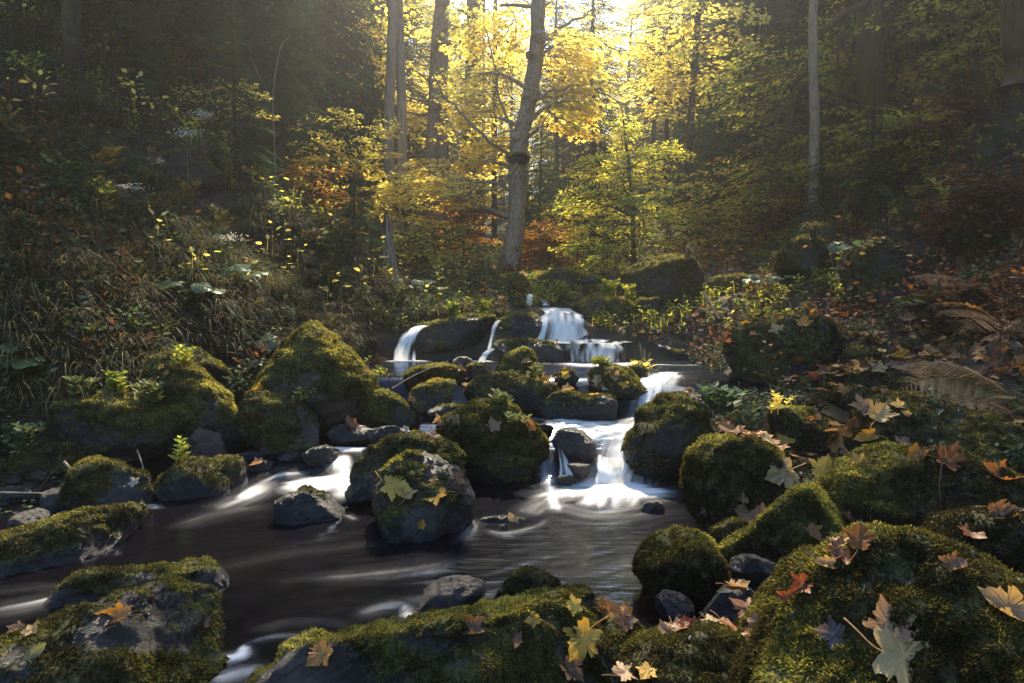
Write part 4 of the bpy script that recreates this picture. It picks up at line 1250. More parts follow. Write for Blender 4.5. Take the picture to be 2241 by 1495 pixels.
HERO = [
    (1975, 1440, 170, 'cream', 'flat', "largest leaf of all, pale cream maple with long stalk, bottom right", -1.7), (1948, 1372, 105, 'pink', 'cup', "pinkish-brown crumpled maple leaf just above the large cream leaf", .3),
    (2205, 1335, 115, 'tan', 'curl', "curled tan leaf on the huge mound close to the right edge", 1), (2085, 1242, 70, 'brown', 'curl', "dark rolled leaf on the crest of the huge mound", 1.2),
    (1822, 1388, 66, 'slate', 'cup', "slate-blue wet leaf on the huge mound, left of the crumpled leaf", 1.5), (2190, 1128, 78, 'brown', 'curl', "crumpled brown leaf on the black mossy hump", None),
    (2190, 1048, 92, 'rust', 'curl', "long curled rusty leaf lying at the right edge", .9), (2075, 1012, 70, 'rust', 'fold', "folded rust-brown leaf on the ridge behind the dark sloping rock", None),
    (2005, 998, 60, 'orange', 'curl', "small orange curled leaf left of the folded rust-brown leaf", None),
    (1640, 1128, 70, 'tan', 'cup', "pale brown leaf lying against the rust leaf left of the tongue-shaped rock", None), (1672, 1145, 80, 'rust', 'cup', "deep rust leaf touching the tongue-shaped rock", None),
    (1628, 1093, 26, 'pink', 'flat', "little pinkish leaf on the front of the tall mossy boulder", None), (1850, 1135, 70, 'tan', 'curl', "tan curled leaf behind the tip of the tongue-shaped rock", None),
    (1878, 1185, 72, 'rust', 'fold', "dark gold folded leaf above the huge mound", None), (1838, 1205, 54, 'brown', 'curl', "brown curled leaf in the gap above the huge mound", None),
    (1808, 1238, 48, 'tan', 'curl', "tan leaf rolled up at the left shoulder of the huge mound", None), (1838, 1218, 40, 'slate', 'cup', "shiny grey leaf among brown ones above the huge mound", None),
    (1626, 1275, 38, 'tan', 'cup', "single tan leaf with upright stalk on the dark loose stones", 0), (1755, 1285, 56, 'red', 'fold', "dark red leaf on the left flank of the huge mound", None),
    (1722, 1312, 44, 'red', 'curl', "dull red rolled leaf among the dark loose stones", None), (1612, 1325, 26, 'pink', 'flat', "small lilac leaf on the largest dark loose stone", None),
    (1652, 1362, 42, 'tan', 'flat', "tan leaf left of the huge mound above the smooth dark rock", None), (1640, 1390, 38, 'orange', 'flat', "pale orange leaf at the right end of the smooth dark rock", None),
    (1508, 1398, 12, 'white', 'oval', "tiny white leaf on the smooth dark rock", None),
    (1712, 1035, 80, 'cream', 'flat', "bright cream maple leaf on top of the tall mossy boulder", 1.9), (1750, 1032, 48, 'orange', 'fold', "orange leaf tucked behind the bright cream maple leaf", None),
    (1806, 1033, 66, 'yellow', 'fold', "lemon yellow leaf with upright stalk next to the bright cream one", 0), (1722, 1078, 54, 'rust', 'curl', "rust leaf hanging below the bright cream maple leaf", None),
    (1830, 893, 56, 'yellow', 'flat', "golden leaf in the heap of cream leaves, standing tallest", .5), (1846, 926, 84, 'cream', 'fold', "long cream leaf lying across the heap in the hollow", 1.2), (1920, 912, 62, 'cream', 'fold', "cream crumpled leaf against the broad right-hand boulder", None),
    (1845, 955, 48, 'gold', 'flat', "spotted orange leaf below the long cream leaf", None), (1820, 973, 56, 'orange', 'curl', "orange leaf edge-on below the spotted orange leaf", None), (1718, 960, 50, 'gold', 'flat', "gold leaf in the herbs beside the low dark mossy rock", None),
    (1858, 988, 46, 'tan', 'cup', "tan leaf in the shaded cleft below the heap", None), (1900, 958, 50, 'gold', 'curl', "gold leaf on the sunny flank of the broad right-hand boulder", None), (1886, 893, 56, 'tan', 'cup', "tan leaf at the back of the heap in the hollow", None),
    (1870, 930, 40, 'rust', 'cup', "rust leaf inside the heap in the hollow", None), (1878, 1010, 46, 'gold', 'flat', "orange-gold leaf above the mossy boulder with sunlit left edge", None),
    (1716, 848, 60, 'orange', 'fold', "orange-tan leaf with long stalk on the herbs, below the large dark boulder", 1.6), (1543, 850, 54, 'gold', 'curl', "golden folded leaf above the steep mossy boulder", 1.1), (1505, 850, 48, 'tan', 'cup', "pale tan leaf beside the golden folded leaf", None),
    (1550, 882, 38, 'orange', 'flat', "orange leaf at the shoulder of the steep mossy boulder", None), (1608, 868, 34, 'tan', 'cup', "tan leaf among the green herbs of the right bank", None), (1572, 790, 32, 'orange', 'cup', "orange leaf by the water edge left of the large dark boulder", None),
    (1700, 722, 34, 'cream', 'flat', "cream maple leaf on the top edge of the large dark boulder", .5), (1758, 708, 36, 'gold', 'cup', "orange-green leaf on the crown of the large dark boulder", None), (1962, 765, 32, 'orange', 'flat', "orange leaf under the fern on the right slope", None),
    (1785, 828, 38, 'red', 'curl', "red rolled leaf at the left end of the long leaf-topped rock", None), (1878, 812, 42, 'gold', 'cup', "gold leaf on the left of the leaf-topped rock", None), (1920, 808, 44, 'cream', 'cup', "cream leaf in the middle of the leaf-topped rock", None),
    (1960, 800, 40, 'pink', 'flat', "pinkish leaf on the leaf-topped rock", None), (1995, 810, 40, 'tan', 'flat', "tan leaf at the right part of the leaf-topped rock", None), (1975, 785, 44, 'gold', 'fold', "gold leaf behind the leaf-topped rock", None),
    (1590, 752, 60, 'rust', 'curl', "rusty rolled leaf left of the large dark boulder", None), (1980, 852, 22, 'brown', 'fold', "small brown leaf standing upright before the leaf-topped rock", None),
    (862, 1066, 70, 'yellow', 'flat', "big yellow maple leaf on the left of the big grey boulder", -1.9), (888, 1084, 40, 'cream', 'fold', "pale leaf tucked under the big yellow one on the grey boulder", None), (958, 1088, 58, 'gold', 'flat', "yellow maple leaf with stalk on the right of the big grey boulder", 2.4),
    (950, 1050, 24, 'orange', 'flat', "small orange star-shaped leaf near the top of the big grey boulder", None), (923, 1150, 24, 'gold', 'fold', "small gold leaf low on the face of the big grey boulder", None), (848, 1053, 18, 'cream', 'oval', "sliver of a cream leaf at the top left of the big grey boulder", 1.0),
    (1080, 933, 38, 'pink', 'flat', "pinkish brown leaf on the shaggy boulder", 0.2), (1122, 1142, 38, 'cream', 'flat', "cream leaf on the flat half drowned stone", None), (888, 942, 24, 'white', 'flat', "white leaf on the dark stone behind the moss-sided boulder", None),
    (945, 955, 34, 'pink', 'flat', "pale pinkish leaf on top of the moss-sided boulder", None), (1160, 935, 34, 'orange', 'curl', "orange leaf hanging on the right flank of the shaggy boulder", None), (1000, 1048, 40, 'rust', 'flat', "rusty leaf in the dark gap right of the big grey boulder", None),
    (1308, 832, 28, 'cream', 'cup', "palest leaf of the heap on the dam boulder", None), (1324, 850, 30, 'white', 'flat', "whitish leaf at the front of the heap on the dam boulder", None), (1366, 842, 26, 'gold', 'flat', "gold leaf right of the heap on the dam boulder", None), (1345, 826, 28, 'cream', 'cup', "cream leaf at the back of the heap on the dam boulder", None),
    (1260, 845, 30, 'cream', 'fold', "cream leaf left of the dam boulder on the rock shelf", None), (1130, 816, 28, 'yellow', 'flat', "yellow leaf at the foot of the pointed mossy rock", None), (1237, 824, 22, 'yellow', 'fold', "small yellow leaf between the two dam boulders", None), (1190, 835, 40, 'gold', 'curl', "golden drooping leaf on the moss-capped dam rock", None),
    (1045, 812, 24, 'orange', 'cup', "orange leaf left of the pointed mossy rock", None), (905, 872, 24, 'orange', 'flat', "orange leaf at the left edge of the pale flat rock", None), (795, 812, 34, 'gold', 'flat', "gold leaf on the herbs right of the pyramid boulder", None), (832, 798, 36, 'orange', 'fold', "orange leaf by the left end of the upper pool", None), (895, 842, 26, 'red', 'flat', "red leaf under the twig on the dam", None),
    (1255, 1327, 46, 'yellow', 'cup', "yellow-orange leaf at the upper right of the long slab", 1.5), (1168, 1357, 36, 'gold', 'flat', "small orange-yellow star leaf in the middle of the long slab", None), (1275, 1400, 105, 'gold', 'cup', "large spotted yellow leaf drooping off the right end of the long slab", 2.4),
    (1128, 1400, 44, 'brown', 'curl', "small brown rolled leaf on the long slab", None), (1030, 1380, 76, 'brown', 'curl', "long brown rolled leaf on the long slab", 1.5), (972, 1412, 34, 'slate', 'fold', "dark wet leaf standing on the long slab", None), (705, 1432, 64, 'orange', 'cup', "orange-red leaf on the left end of the long slab", None), (1060, 1360, 22, 'green', 'oval', "tiny green oval leaf on the long slab", 1.2),
    (1352, 1300, 66, 'rust', 'cup', "large rust-red leaf in the pile right of the long slab", None), (1322, 1318, 60, 'tan', 'curl', "tan ribbed leaf at the left of the pile", None), (1385, 1325, 46, 'tan', 'fold', "tan folded leaf in the middle of the pile", None), (1405, 1288, 34, 'orange', 'cup', "orange leaf topping the pile at the pool edge", None),
    (1368, 1360, 50, 'pink', 'cup', "pink-brown veined leaf at the bottom of the pile", None), (1340, 1355, 36, 'gold', 'flat', "yellow-brown leaf beside the pink-brown veined one", None), (1440, 1362, 62, 'rust', 'fold', "dark rust leaf above the smooth dark rock", None), (1482, 1362, 54, 'brown', 'curl', "brown leaf above the middle of the smooth dark rock", None), (1505, 1372, 40, 'red', 'fold', "red leaf above the smooth dark rock", None),
    (1455, 1388, 50, 'tan', 'curl', "tan leaf lying on the upper rim of the smooth dark rock", None), (1245, 1468, 66, 'brown', 'fold', "olive brown leaf upright below the long slab's right end", None), (1395, 1270, 26, 'gold', 'fold', "small gold leaf against the round moss ball", None),
    (258, 1349, 70, 'orange', 'curl', "long orange leaf with turned-up tip on the flat bottom-left slab", 1.4), (70, 1382, 42, 'cream', 'cup', "cream curled leaf on the flat bottom-left slab", None), (40, 1380, 40, 'pink', 'curl', "pinkish curled leaf at the left end of the flat slab", None), (68, 1434, 62, 'green', 'oval', "green oval leaf stuck on the front of the flat slab", -1.0),
    (452, 1365, 34, 'brown', 'curl', "brown leaf in the notch behind the flat slab", None), (293, 1056, 26, 'white', 'flat', "white leaf on the rounded mossy boulder on the left", None), (318, 1149, 22, 'cream', 'oval', "cream oval leaf on the pointed tip of the wedge boulder", 1.3), (130, 1150, 16, 'orange', 'flat', "tiny orange leaf on the back of the wedge boulder", None),
    (352, 802, 18, 'gold', 'flat', "uppermost small gold leaf on the bright ridge rock", None), (364, 816, 18, 'orange', 'flat', "small orange leaf in the middle of the bright ridge rock's head", None), (345, 830, 18, 'gold', 'cup', "lowest small gold leaf on the bright ridge rock's head", None), (572, 852, 30, 'gold', 'curl', "gold leaf on the crest of the shaded mossy boulder", None),
    (520, 845, 30, 'red', 'cup', "red leaf between the ridge rock and the pyramid boulder", None), (642, 880, 16, 'red', 'flat', "tiny red leaf on the shaded mossy boulder", None), (565, 1018, 30, 'pink', 'fold', "pinkish leaf on the wet stones above the left rapids", None), (770, 930, 40, 'rust', 'curl', "red-brown leaf at the foot of the pyramid boulder", None),
    (1545, 1120, 30, 'brown', 'cup', "brown leaf on the shadow side of the tall mossy boulder", None), (1100, 720, 16, 'cream', 'flat', "pale leaf stuck to the dripping rock", None), (940, 745, 16, 'rust', 'flat', "rust leaf on the wide black ledge", None), (1230, 722, 14, 'orange', 'flat', "orange leaf beside the main fall", None),
    (1452, 672, 18, 'gold', 'flat', "gold leaf under the massive upstream boulder", None), (1475, 640, 18, 'orange', 'flat', "orange leaf resting on the massive upstream boulder", None),
]
for h_ in HERO:
    put_leaf(*h_[:6], spin=h_[6])
# the scatter of small leaves, one object each
K_ = 0
for px, py, sx_, sy_, cnt, nm in [(1370, 1335, 50, 28, 13, "pile right of the long slab"), (1455, 1370, 50, 12, 9, "rim above the smooth dark rock"), (1865, 935, 60, 28, 14, "heap in the hollow of the right bank"), (1930, 808, 90, 10, 14, "leaf-topped rock"),
                                  (1570, 865, 50, 18, 8, "herbs beside the steep mossy boulder"), (1330, 840, 34, 12, 7, "heap on the dam boulder"), (960, 925, 60, 10, 8, "low dark stone above the shaggy boulder"), (1020, 815, 60, 10, 7, "left half of the dam"), (1840, 1215, 30, 25, 7, "gap above the huge mound")]:
    for _ in range(cnt):
        put_leaf(px + rnd.gauss(0, sx_ * .6), py + rnd.gauss(0, sy_ * .6), rnd.uniform(.05, .1) * FX / {1370: 2.6, 1455: 2.3, 1865: 4.2, 1930: 5, 1570: 5, 1330: 5.9, 960: 5.4, 1020: 6, 1840: 2.6}[px], rnd.choice(['rust', 'tan', 'orange', 'brown', 'pink', 'rust', 'cream' if px > 1500 else 'tan']),
                 rnd.choice(['flat', 'cup', 'fold', 'curl']), "small brown leaf among others crowded in the " + nm, "small leaves crowded in the " + nm)
REG = [("right bank between herbs and boulders", 1.4, 3.9, 3.4, 8.6, 90), ("dam of rocks below the upper pool", -1.3, 1.3, 5.45, 6.5, 34), ("shore right of the long slab", .25, 1.5, 1.8, 3.2, 26), ("left bank stones", -3.4, -1.5, 4.0, 6.2, 10)]
for nm, x0, x1, y0, y1, cnt in REG:
    for _ in range(cnt):
        x_, y_ = rnd.uniform(x0, x1), rnd.uniform(y0, y1)
        h, loc, nr, idx, ob, mt = sc.ray_cast(DG, Vector((x_, y_, 6)), Vector((0, 0, -1)))
        if not h or ob.name.split('.')[0] not in ('rock', 'ground', 'moss') or (ob.name.startswith('moss') and False) or nr.z < .05 and not ob.name.startswith('moss'):
            continue
        if ob.name.startswith('moss'):
            nr = Vector((0, -.3, 1)).normalized()
        if loc.z < float(water_z(np.array([loc.x]), np.array([loc.y]))[0]) + .01 and loc.x < xright(loc.y) + .1:
            continue
        col = rnd.choice(['rust', 'orange', 'tan', 'brown', 'gold', 'rust', 'tan', 'pink', 'cream'])
        place_leaf(loc, nr, rnd.uniform(.05, .095), col, rnd.choice(['flat', 'cup', 'curl', 'fold']), "small fallen maple leaf scattered on the " + nm, "small fallen leaves on the " + nm)
        K_ += 1
print("small leaves", K_)
# ------------------------------------------------------------------ plants: shared shapes
def rots(nrm, roll=None):
    """n rotation matrices whose z is nrm and whose y is a random (or given) direction around it"""
    n = len(nrm)
    d, a, b = frame_of(nrm)
    th = rng.uniform(0, 2 * np.pi, n) if roll is None else roll
    y = a * np.cos(th)[:, None] + b * np.sin(th)[:, None]
    x = np.cross(y, d)
    return np.stack([x, y, d], 2)


def rots_dir(ydir, up):
    y = ydir / np.maximum(np.linalg.norm(ydir, axis=1, keepdims=True), 1e-9)
    x = np.cross(y, up)
    x /= np.maximum(np.linalg.norm(x, axis=1, keepdims=True), 1e-9)
    z = np.cross(x, y)
    return np.stack([x, y, z], 2)


def stamp(mb, PV, PF, pos, Rm, sc_, a):
    pos = np.asarray(pos)
    n, k = len(pos), len(PV)
    if n == 0:
        return
    sc_ = np.broadcast_to(np.asarray(sc_, dtype=float), (n,))
    V = np.einsum('nij,kj->nki', Rm, PV) * sc_[:, None, None] + pos[:, None, :]
    F = (PF[None] + (np.arange(n) * k)[:, None, None]).reshape(-1, PF.shape[1])
    a = np.broadcast_to(np.asarray(a, dtype=float), (n,))
    mb.add(V.reshape(-1, 3), F, np.repeat(a, k))


# small leaf: pointed oval folded along its rib, base at the origin, tip at +y
LEAF_V = np.array([[0, 0, 0], [.30, .35, .07], [.24, .72, .05], [0, 1.05, -.03], [-.24, .72, .05], [-.30, .35, .07]], dtype=float)
LEAF_F = np.array([[0, 1, 2, 3], [0, 3, 4, 5]])
# lobed leaf for crowns
LOB_V = np.array([[0, 0, 0], [.42, .02, .06], [.28, .28, .05], [.60, .55, 0], [.26, .62, .03], [0, 1.05, -.08], [-.26, .62, .03], [-.60, .55, 0], [-.28, .28, .05], [-.42, .02, .06]], dtype=float)
LOB_F = np.array([[0, 1, 2, 2], [0, 2, 4, 5], [2, 3, 4, 4], [0, 5, 6, 8], [6, 7, 8, 8], [0, 8, 9, 9]])
LOB_T = np.array([[0, 1, 2], [0, 2, 4], [2, 3, 4], [0, 4, 5], [0, 5, 6], [6, 7, 8], [0, 6, 8], [0, 8, 9]])
# narrow shoot of conifer needles
NEED_V = np.array([[0, 0, 0], [.16, .25, 0], [.05, .3, .02], [.15, .55, 0], [.03, .6, .02], [0, 1, -.05], [-.03, .6, .02], [-.15, .55, 0], [-.05, .3, .02], [-.16, .25, 0]], dtype=float)
NEED_T = np.array([[0, 1, 2], [2, 3, 4], [0, 2, 8], [2, 4, 6], [2, 6, 8], [4, 5, 6], [6, 7, 8], [0, 8, 9]])


def sprays(mb, org, dr, L, W, nl, size, mat_a=.5, va=.18, lob=False, droop=.15, flat=.12):
    """flat leafy twigs: org (n,3), dr (n,3) growth direction; leaves lie in nearly level layers"""
    n = len(org)
    if n == 0:
        return
    org = np.repeat(org, nl, 0)
    dr = np.repeat(dr / np.linalg.norm(dr, axis=1, keepdims=True), nl, 0)
    L = np.repeat(np.broadcast_to(L, (n,)), nl)
    W = np.repeat(np.broadcast_to(W, (n,)), nl)
    tone = np.repeat(rng.normal(0, va, n), nl)
    N_ = n * nl
    t_ = rng.random(N_) ** .8
    lat = np.cross(dr, [0, 0, 1.])
    lat /= np.maximum(np.linalg.norm(lat, axis=1, keepdims=True), 1e-6)
    s = rng.uniform(-1, 1, N_)
    wid = W * np.sqrt(np.clip(1 - (t_ * 2 - 1) ** 2, .05, 1))
    p = org + dr * (t_ * L)[:, None] + lat * (s * wid)[:, None]
    p[:, 2] += rng.normal(0, .02, N_) - droop * (t_ ** 2) * L - .1 * (s * wid) ** 2
    ld = dr * .8 + lat * (np.sign(s) * rng.uniform(.1, 1.1, N_))[:, None] + np.array([0, 0, -.25]) + rng.normal(0, .25, (N_, 3))
    up = np.array([0, 0, 1.]) + rng.normal(0, flat + .15, (N_, 3))
    Rm = rots_dir(ld, up)
    sz = size * rng.uniform(.6, 1.25, N_)
    a = np.clip(mat_a + tone + rng.normal(0, .12, N_), 0, 1)
    if lob:
        stamp(mb, LOB_V, LOB_T, p, Rm, sz, a)
    else:
        stamp(mb, LEAF_V, LEAF_F, p, Rm, sz, a)


def twig_lines(mb, org, dr, L, r=.006, droop=.15):
    """thin square tubes along sprays"""
    for o_, d_, l_ in zip(org, dr, L):
        d_ = d_ / np.linalg.norm(d_)
        q = np.array([o_ - d_ * .15 * l_, o_ + d_ * .4 * l_ + [0, 0, -.16 * droop * l_], o_ + d_ * l_ + [0, 0, -droop * l_]])
        tube(mb, q, [r * 1.6, r, r * .4], 3)


def limb_between(mb, a, b, r0, r1, bend=.25, seg=5, n=8):
    a, b = np.array(a, dtype=float), np.array(b, dtype=float)
    L = np.linalg.norm(b - a)
    k = np.array([rnd.uniform(-1, 1), rnd.uniform(-1, 1), rnd.uniform(-.2, 1)]) * bend * L * .5
    k2 = np.array([rnd.uniform(-1, 1), rnd.uniform(-1, 1), rnd.uniform(-1, 1)]) * bend * L * .25
    q = spline([a, a * .65 + b * .35 + k, a * .3 + b * .7 + k * .7 + k2, b], n)
    tube(mb, q, np.linspace(r0, r1, n), seg)
    return q


def make_tree(name, label, trunk, radii, blobs, mat, bark, leaf=.085, nspray=60, nl=34, lob=True, tone=.5, group=None, cat='tree', limbs=True, drop=.35, lump=.12, extra=None, va=.16, SL=(.5, 1.1), twigs=True, seg=12):
    """trunk: points; blobs: (centre, (rx, ry, rz), share, tone) ellipsoids in which the leafy twigs grow"""
    trunk = np.array([np.array(q) for q in trunk], dtype=float)
    T = spline(trunk, max(16, len(trunk) * 7))
    rr = np.interp(np.linspace(0, 1, len(T)), np.linspace(0, 1, len(radii)), radii)
    base = T[0].copy()
    root = tag(empty(name, base), label, cat, group)
    tb = MB()
    Tr = T - base
    flare = 1 + .55 * np.exp(-np.linspace(0, 1, len(T)) * 22)
    tube(tb, Tr, rr * flare, seg, lump=lump, seed=rnd.randint(0, 999))
    cb = MB()
    for c_, rad, cnt, tn in blobs:
        c_ = np.array(c_, dtype=float) - base
        k = int(nspray * cnt)
        q = rng.normal(0, 1, (k, 3))
        q /= np.linalg.norm(q, axis=1, keepdims=True)
        q *= (rng.random(k) ** .45)[:, None]
        q[:, 2] = np.round(q[:, 2] * 5 + rng.uniform(-.25, .25, k)) / 5
        org = c_ + q * np.array(rad)
        # twigs point away from the stem
        near = Tr[np.argmin(((org[:, None, :2] - Tr[None, ::2, :2]) ** 2).sum(2) + .5 * (org[:, None, 2] - Tr[None, ::2, 2]) ** 2, axis=1) * 2]
        dr = org - near
        dr[:, 2] *= .25
        dr += rng.normal(0, .35 * np.linalg.norm(dr, axis=1).mean() + .05, (k, 3)) * [1, 1, .15]
        L = rng.uniform(SL[0], SL[1], k)
        d0 = dr / np.maximum(np.linalg.norm(dr, axis=1, keepdims=True), 1e-6)
        org = org - d0 * (L * .5)[:, None]
        sprays(cb, org, dr, L, L * .38, nl, leaf, tone + tn, va, lob)
        if twigs:
            sel = rng.permutation(k)[:min(k, 70)]
            twig_lines(tb, org[sel], d0[sel], L[sel], .007)
        if limbs:
            sel = rng.permutation(k)[:max(2, min(10, k // 8))]
            for s_ in sel:
                zt = org[s_, 2] - drop * np.linalg.norm(org[s_, :2])
                i_ = int(np.argmin(np.abs(Tr[:, 2] - zt)))
                q_ = limb_between(tb, Tr[i_], org[s_], rr[i_] * .28 + .008, .008, .3)
                for _ in range(3):
                    h_ = rnd.randint(3, 7)
                    j_ = rng.integers(0, k)
                    if np.linalg.norm(org[j_] - q_[h_]) < 2.0:
                        limb_between(tb, q_[h_], org[j_], .012, .005, .3, 4, 5)
    if extra:
        extra(tb, base)
    tb.build("trunk", M[bark], root, True)
    if blobs:
        cb.build("crown", M[mat], root)
    return root


def trunk_px(pts, ext=None):
    q = [np.array(P(*p_)) for p_ in pts]
    # sink the foot into the ground
    q[0][2] = hz(q[0][0], q[0][1]) - .15
    if ext:
        q += [q[-1] + np.array(e_) for e_ in ext]
    return q


def blob(px, py, d, rx, ry, rz, cnt=1.0, tone=0.0):
    return (P(px, py, d), (rx, ry, rz), cnt, tone)


# conifer branch proto: axis along +x, 1 m long, in the xy plane, drooping
def conifer_branch(seed, dense=1.0):
    r = np.random.default_rng(seed)
    mb = MB()
    pos, dr, L = [], [], []
    for t_ in np.linspace(.12, 1, int(18 * dense)):
        for s in (-1, 1):
            ln = .42 * (1 - t_ * .72) * r.uniform(.7, 1.2)
            o_ = np.array([t_, 0, -.32 * t_ ** 2 + .12 * t_])
            d_ = np.array([.75, s * r.uniform(.7, 1.1), -.22 + r.uniform(-.12, .12)])
            d_ /= np.linalg.norm(d_)
            for q in np.arange(0.02, ln, .055):
                pos.append(o_ + d_ * q + [0, 0, -.5 * q * q])
                dd = d_ * .9 + np.array([r.uniform(-.3, .8), s * r.uniform(-.8, .8), r.uniform(-.45, .1)])
                dr.append(dd)
                L.append(r.uniform(.07, .12))
    pos, dr, L = np.array(pos), np.array(dr), np.array(L)
    up = np.array([0, 0, 1.]) + r.normal(0, .35, (len(pos), 3))
    stamp(mb, NEED_V, NEED_T, pos, rots_dir(dr, up), L * 1.25, 0)
    return np.concatenate(mb.V), np.concatenate(mb.F)


BR = [conifer_branch(s_, .8) for s_ in range(4)]
BRS = [(V_[:], F_) for V_, F_ in BR]


def spruce_mesh(seed, H, Rb, low=.05, gap=.30, per=6, dead=0.0, lean=0.0):
    """trunk and crown meshes of a spruce of height H"""
    r = np.random.default_rng(seed)
    tb, cb = MB(), MB()
    zs = np.linspace(-.3, H, 22)
    T = np.stack([lean * zs + .05 * np.sin(zs * .7 + seed), .04 * np.cos(zs * .5 + seed), zs], 1)
    r0 = .0105 * H + .02
    tube(tb, T, np.linspace(r0, .01, 22), 9, lump=.08, seed=seed)
    groups = {k: ([], [], [], []) for k in range(len(BRS))}
    z = low * H
    while z < H * .985:
        f = (z - low * H) / (H * (1 - low))
        L = Rb * (1 - f) ** .75 + .05
        nb = per if f < .8 else 4
        a0 = r.uniform(0, 6.28)
        for k in range(nb):
            a = a0 + k * 6.283 / nb + r.uniform(-.35, .35)
            l_ = L * r.uniform(.65, 1.12)
            dp = -.25 - .25 * (1 - f) + r.uniform(-.12, .12) + .5 * f
            x = np.array([math.cos(a), math.sin(a), dp * .6])
            x /= np.linalg.norm(x)
            y = np.cross([0, 0, 1.], x)
            y /= np.linalg.norm(y)
            zz = np.cross(x, y)
            g_ = groups[r.integers(0, len(BRS))]
            g_[0].append([lean * z, 0, z + r.uniform(-.1, .1)])
            g_[1].append(np.stack([x, y, zz], 1))
            g_[2].append(l_)
            g_[3].append(np.clip(.45 + r.normal(0, .15) + .15 * f, 0, 1))
            if l_ > .8 and r.random() < .6:
                tube(tb, [np.array([lean * z, 0, z]), np.array([lean * z, 0, z]) + x * l_ * .5, np.array([lean * z, 0, z]) + x * l_ * .9 - zz * .2 * l_], [.02, .012, .004], 3)
        z += gap * r.uniform(.75, 1.3) * (1 if f < .7 else .7)
    for k, (p_, R_, s_, a_) in groups.items():
        if p_:
            stamp(cb, BRS[k][0], BRS[k][1], np.array(p_), np.array(R_), np.array(s_), np.array(a_))
    return tb.mesh("trunk", M['bark_dark'], True), cb.mesh("crown", M['spruce'])


_sp = {}


def spruce(kind, x, y, scale, label, group=None, name='spruce_tree', z=None):
    if kind not in _sp:
        _sp[kind] = spruce_mesh(*SPK[kind])
    tm, cm = _sp[kind]
    z = hz(x, y) - .1 if z is None else z
    r = tag(empty(name, (x, y, z)), label, 'tree', group)
    r.rotation_euler.z = rnd.uniform(0, 6.28)
    r.scale = (scale, scale, scale)
    obj("trunk", tm, r)
    obj("crown", cm, r)
    return r


SPK = {
    'tall': (1, 17.0, 2.9, .06, .36, 6), 'tall_b': (2, 15.0, 2.5, .04, .34, 6), 'slim': (3, 13.0, 1.9, .10, .34, 6),
    'high': (4, 19.0, 2.6, .30, .40, 5), 'young': (5, 4.2, 1.15, .03, .17, 7), 'baby': (6, 1.25, .5, .04, .09, 7),
}

# ------------------------------------------------------------------ trees in view, plus some added to cast shade
def zat(px, d):
    p_ = P(px, 650, d)
    return p_[0], p_[1]


# leaning maple, centre
tp = trunk_px([(1110, 600, 12.6), (1124, 520, 12.8), (1133, 440, 13), (1131, 370, 13), (1137, 310, 13), (1152, 245, 13), (1168, 165, 13), (1176, 90, 13), (1178, 10, 13)], [(.1, .1, 1.6), (-.15, .1, 3.4), (.2, .1, 5.6)])


def burls(tb, base):
    for px, py, r_ in [(1131, 338, .15), (1181, 80, .14), (1160, 120, .09), (1130, 300, .12), (1152, 210, .10)]:
        c_ = np.array(P(px, py, 12.88)) - base
        V, F = ico(3)
        W = V * r_ * (1 + .25 * fbm(V * 2.5 + r_ * 90, 3, 3))[:, None] * [1.0, 1, .85]
        tb.add(W + c_, F, 0)
    for pts, r0 in [([(1122, 345, 12.9), (1060, 300, 12.4), (1010, 245, 12.2), (975, 215, 12), (940, 150, 11.8)], .032),
                    ([(1128, 300, 13), (1095, 220, 13.4), (1082, 140, 13.6), (1060, 60, 13.6)], .032),
                    ([(1150, 230, 13), (1200, 200, 12.6), (1270, 190, 12.2)], .035),
                    ([(1140, 345, 12.9), (1110, 390, 12.5), (1060, 420, 12.3)], .03),
                    ([(1178, 90, 12.9), (1230, 60, 12.7), (1300, 20, 12.5)], .04)]:
        q = spline([np.array(P(*p_)) - base for p_ in pts], 16)
        q += rng.normal(0, .02, q.shape)
        tube(tb, q, np.linspace(r0, .012, 16), 6)


root = make_tree("maple_tree", "leaning maple with burls and mossy collar, thickest trunk in the centre above the falls", tp, [.17, .165, .165, .16, .15, .14, .13, .11, .07],
          [blob(1045, 320, 13.6, .6, .8, .6, .4, -.05), blob(1030, 210, 13.6, .7, .9, .8, .4, 0), blob(1250, 120, 13.2, .6, .8, .9, .5, .02), blob(1245, 240, 13.2, .65, .7, .6, .5, .02),
           blob(1100, 50, 15, 1.2, .6, .9, .5, .05), blob(960, 410, 12.8, .8, .6, .4, .4, -.25)],
          'yellow', 'bark', leaf=.075, nspray=60, nl=55, extra=burls, lump=.22, seg=20)
# moss collar as a part
cb = MB()
V, F = ico(4)
c_ = np.array(P(1133, 345, 12.85))
W = V * .19 * (1 + .3 * fbm(V * 3, 3, 8))[:, None] * [1, 1, .45] + c_
vn_, fn_ = vertex_normals(W, F)
o_ = None
mbb = moss_blades(W, F, vn_, fn_, np.ones(len(F)), 13, root, 3.0, 1.2, .15)
if mbb:
    mbb.name = "moss_collar"
    mbb.location = -root.location

def straight(name, label, px, d, pytop, r, bark, blobs=(), lean=0.0, mat='yellow', ht=7, group=None, base=None, **kw):
    a = np.array(P(px, base if base else 500, d))
    a[2] = hz(a[0], a[1]) - .2
    tall = np.array(P(px + lean, pytop, d))
    top = tall + np.array([lean * .004 * ht, 0, ht])
    mid = (a + tall) / 2 + np.array([rnd.uniform(-.08, .08), 0, 0])
    return make_tree(name, label, [a, mid, tall, top], [r * 1.1, r, r * .9, r * .45], list(blobs), mat, bark, **kw, group=group)


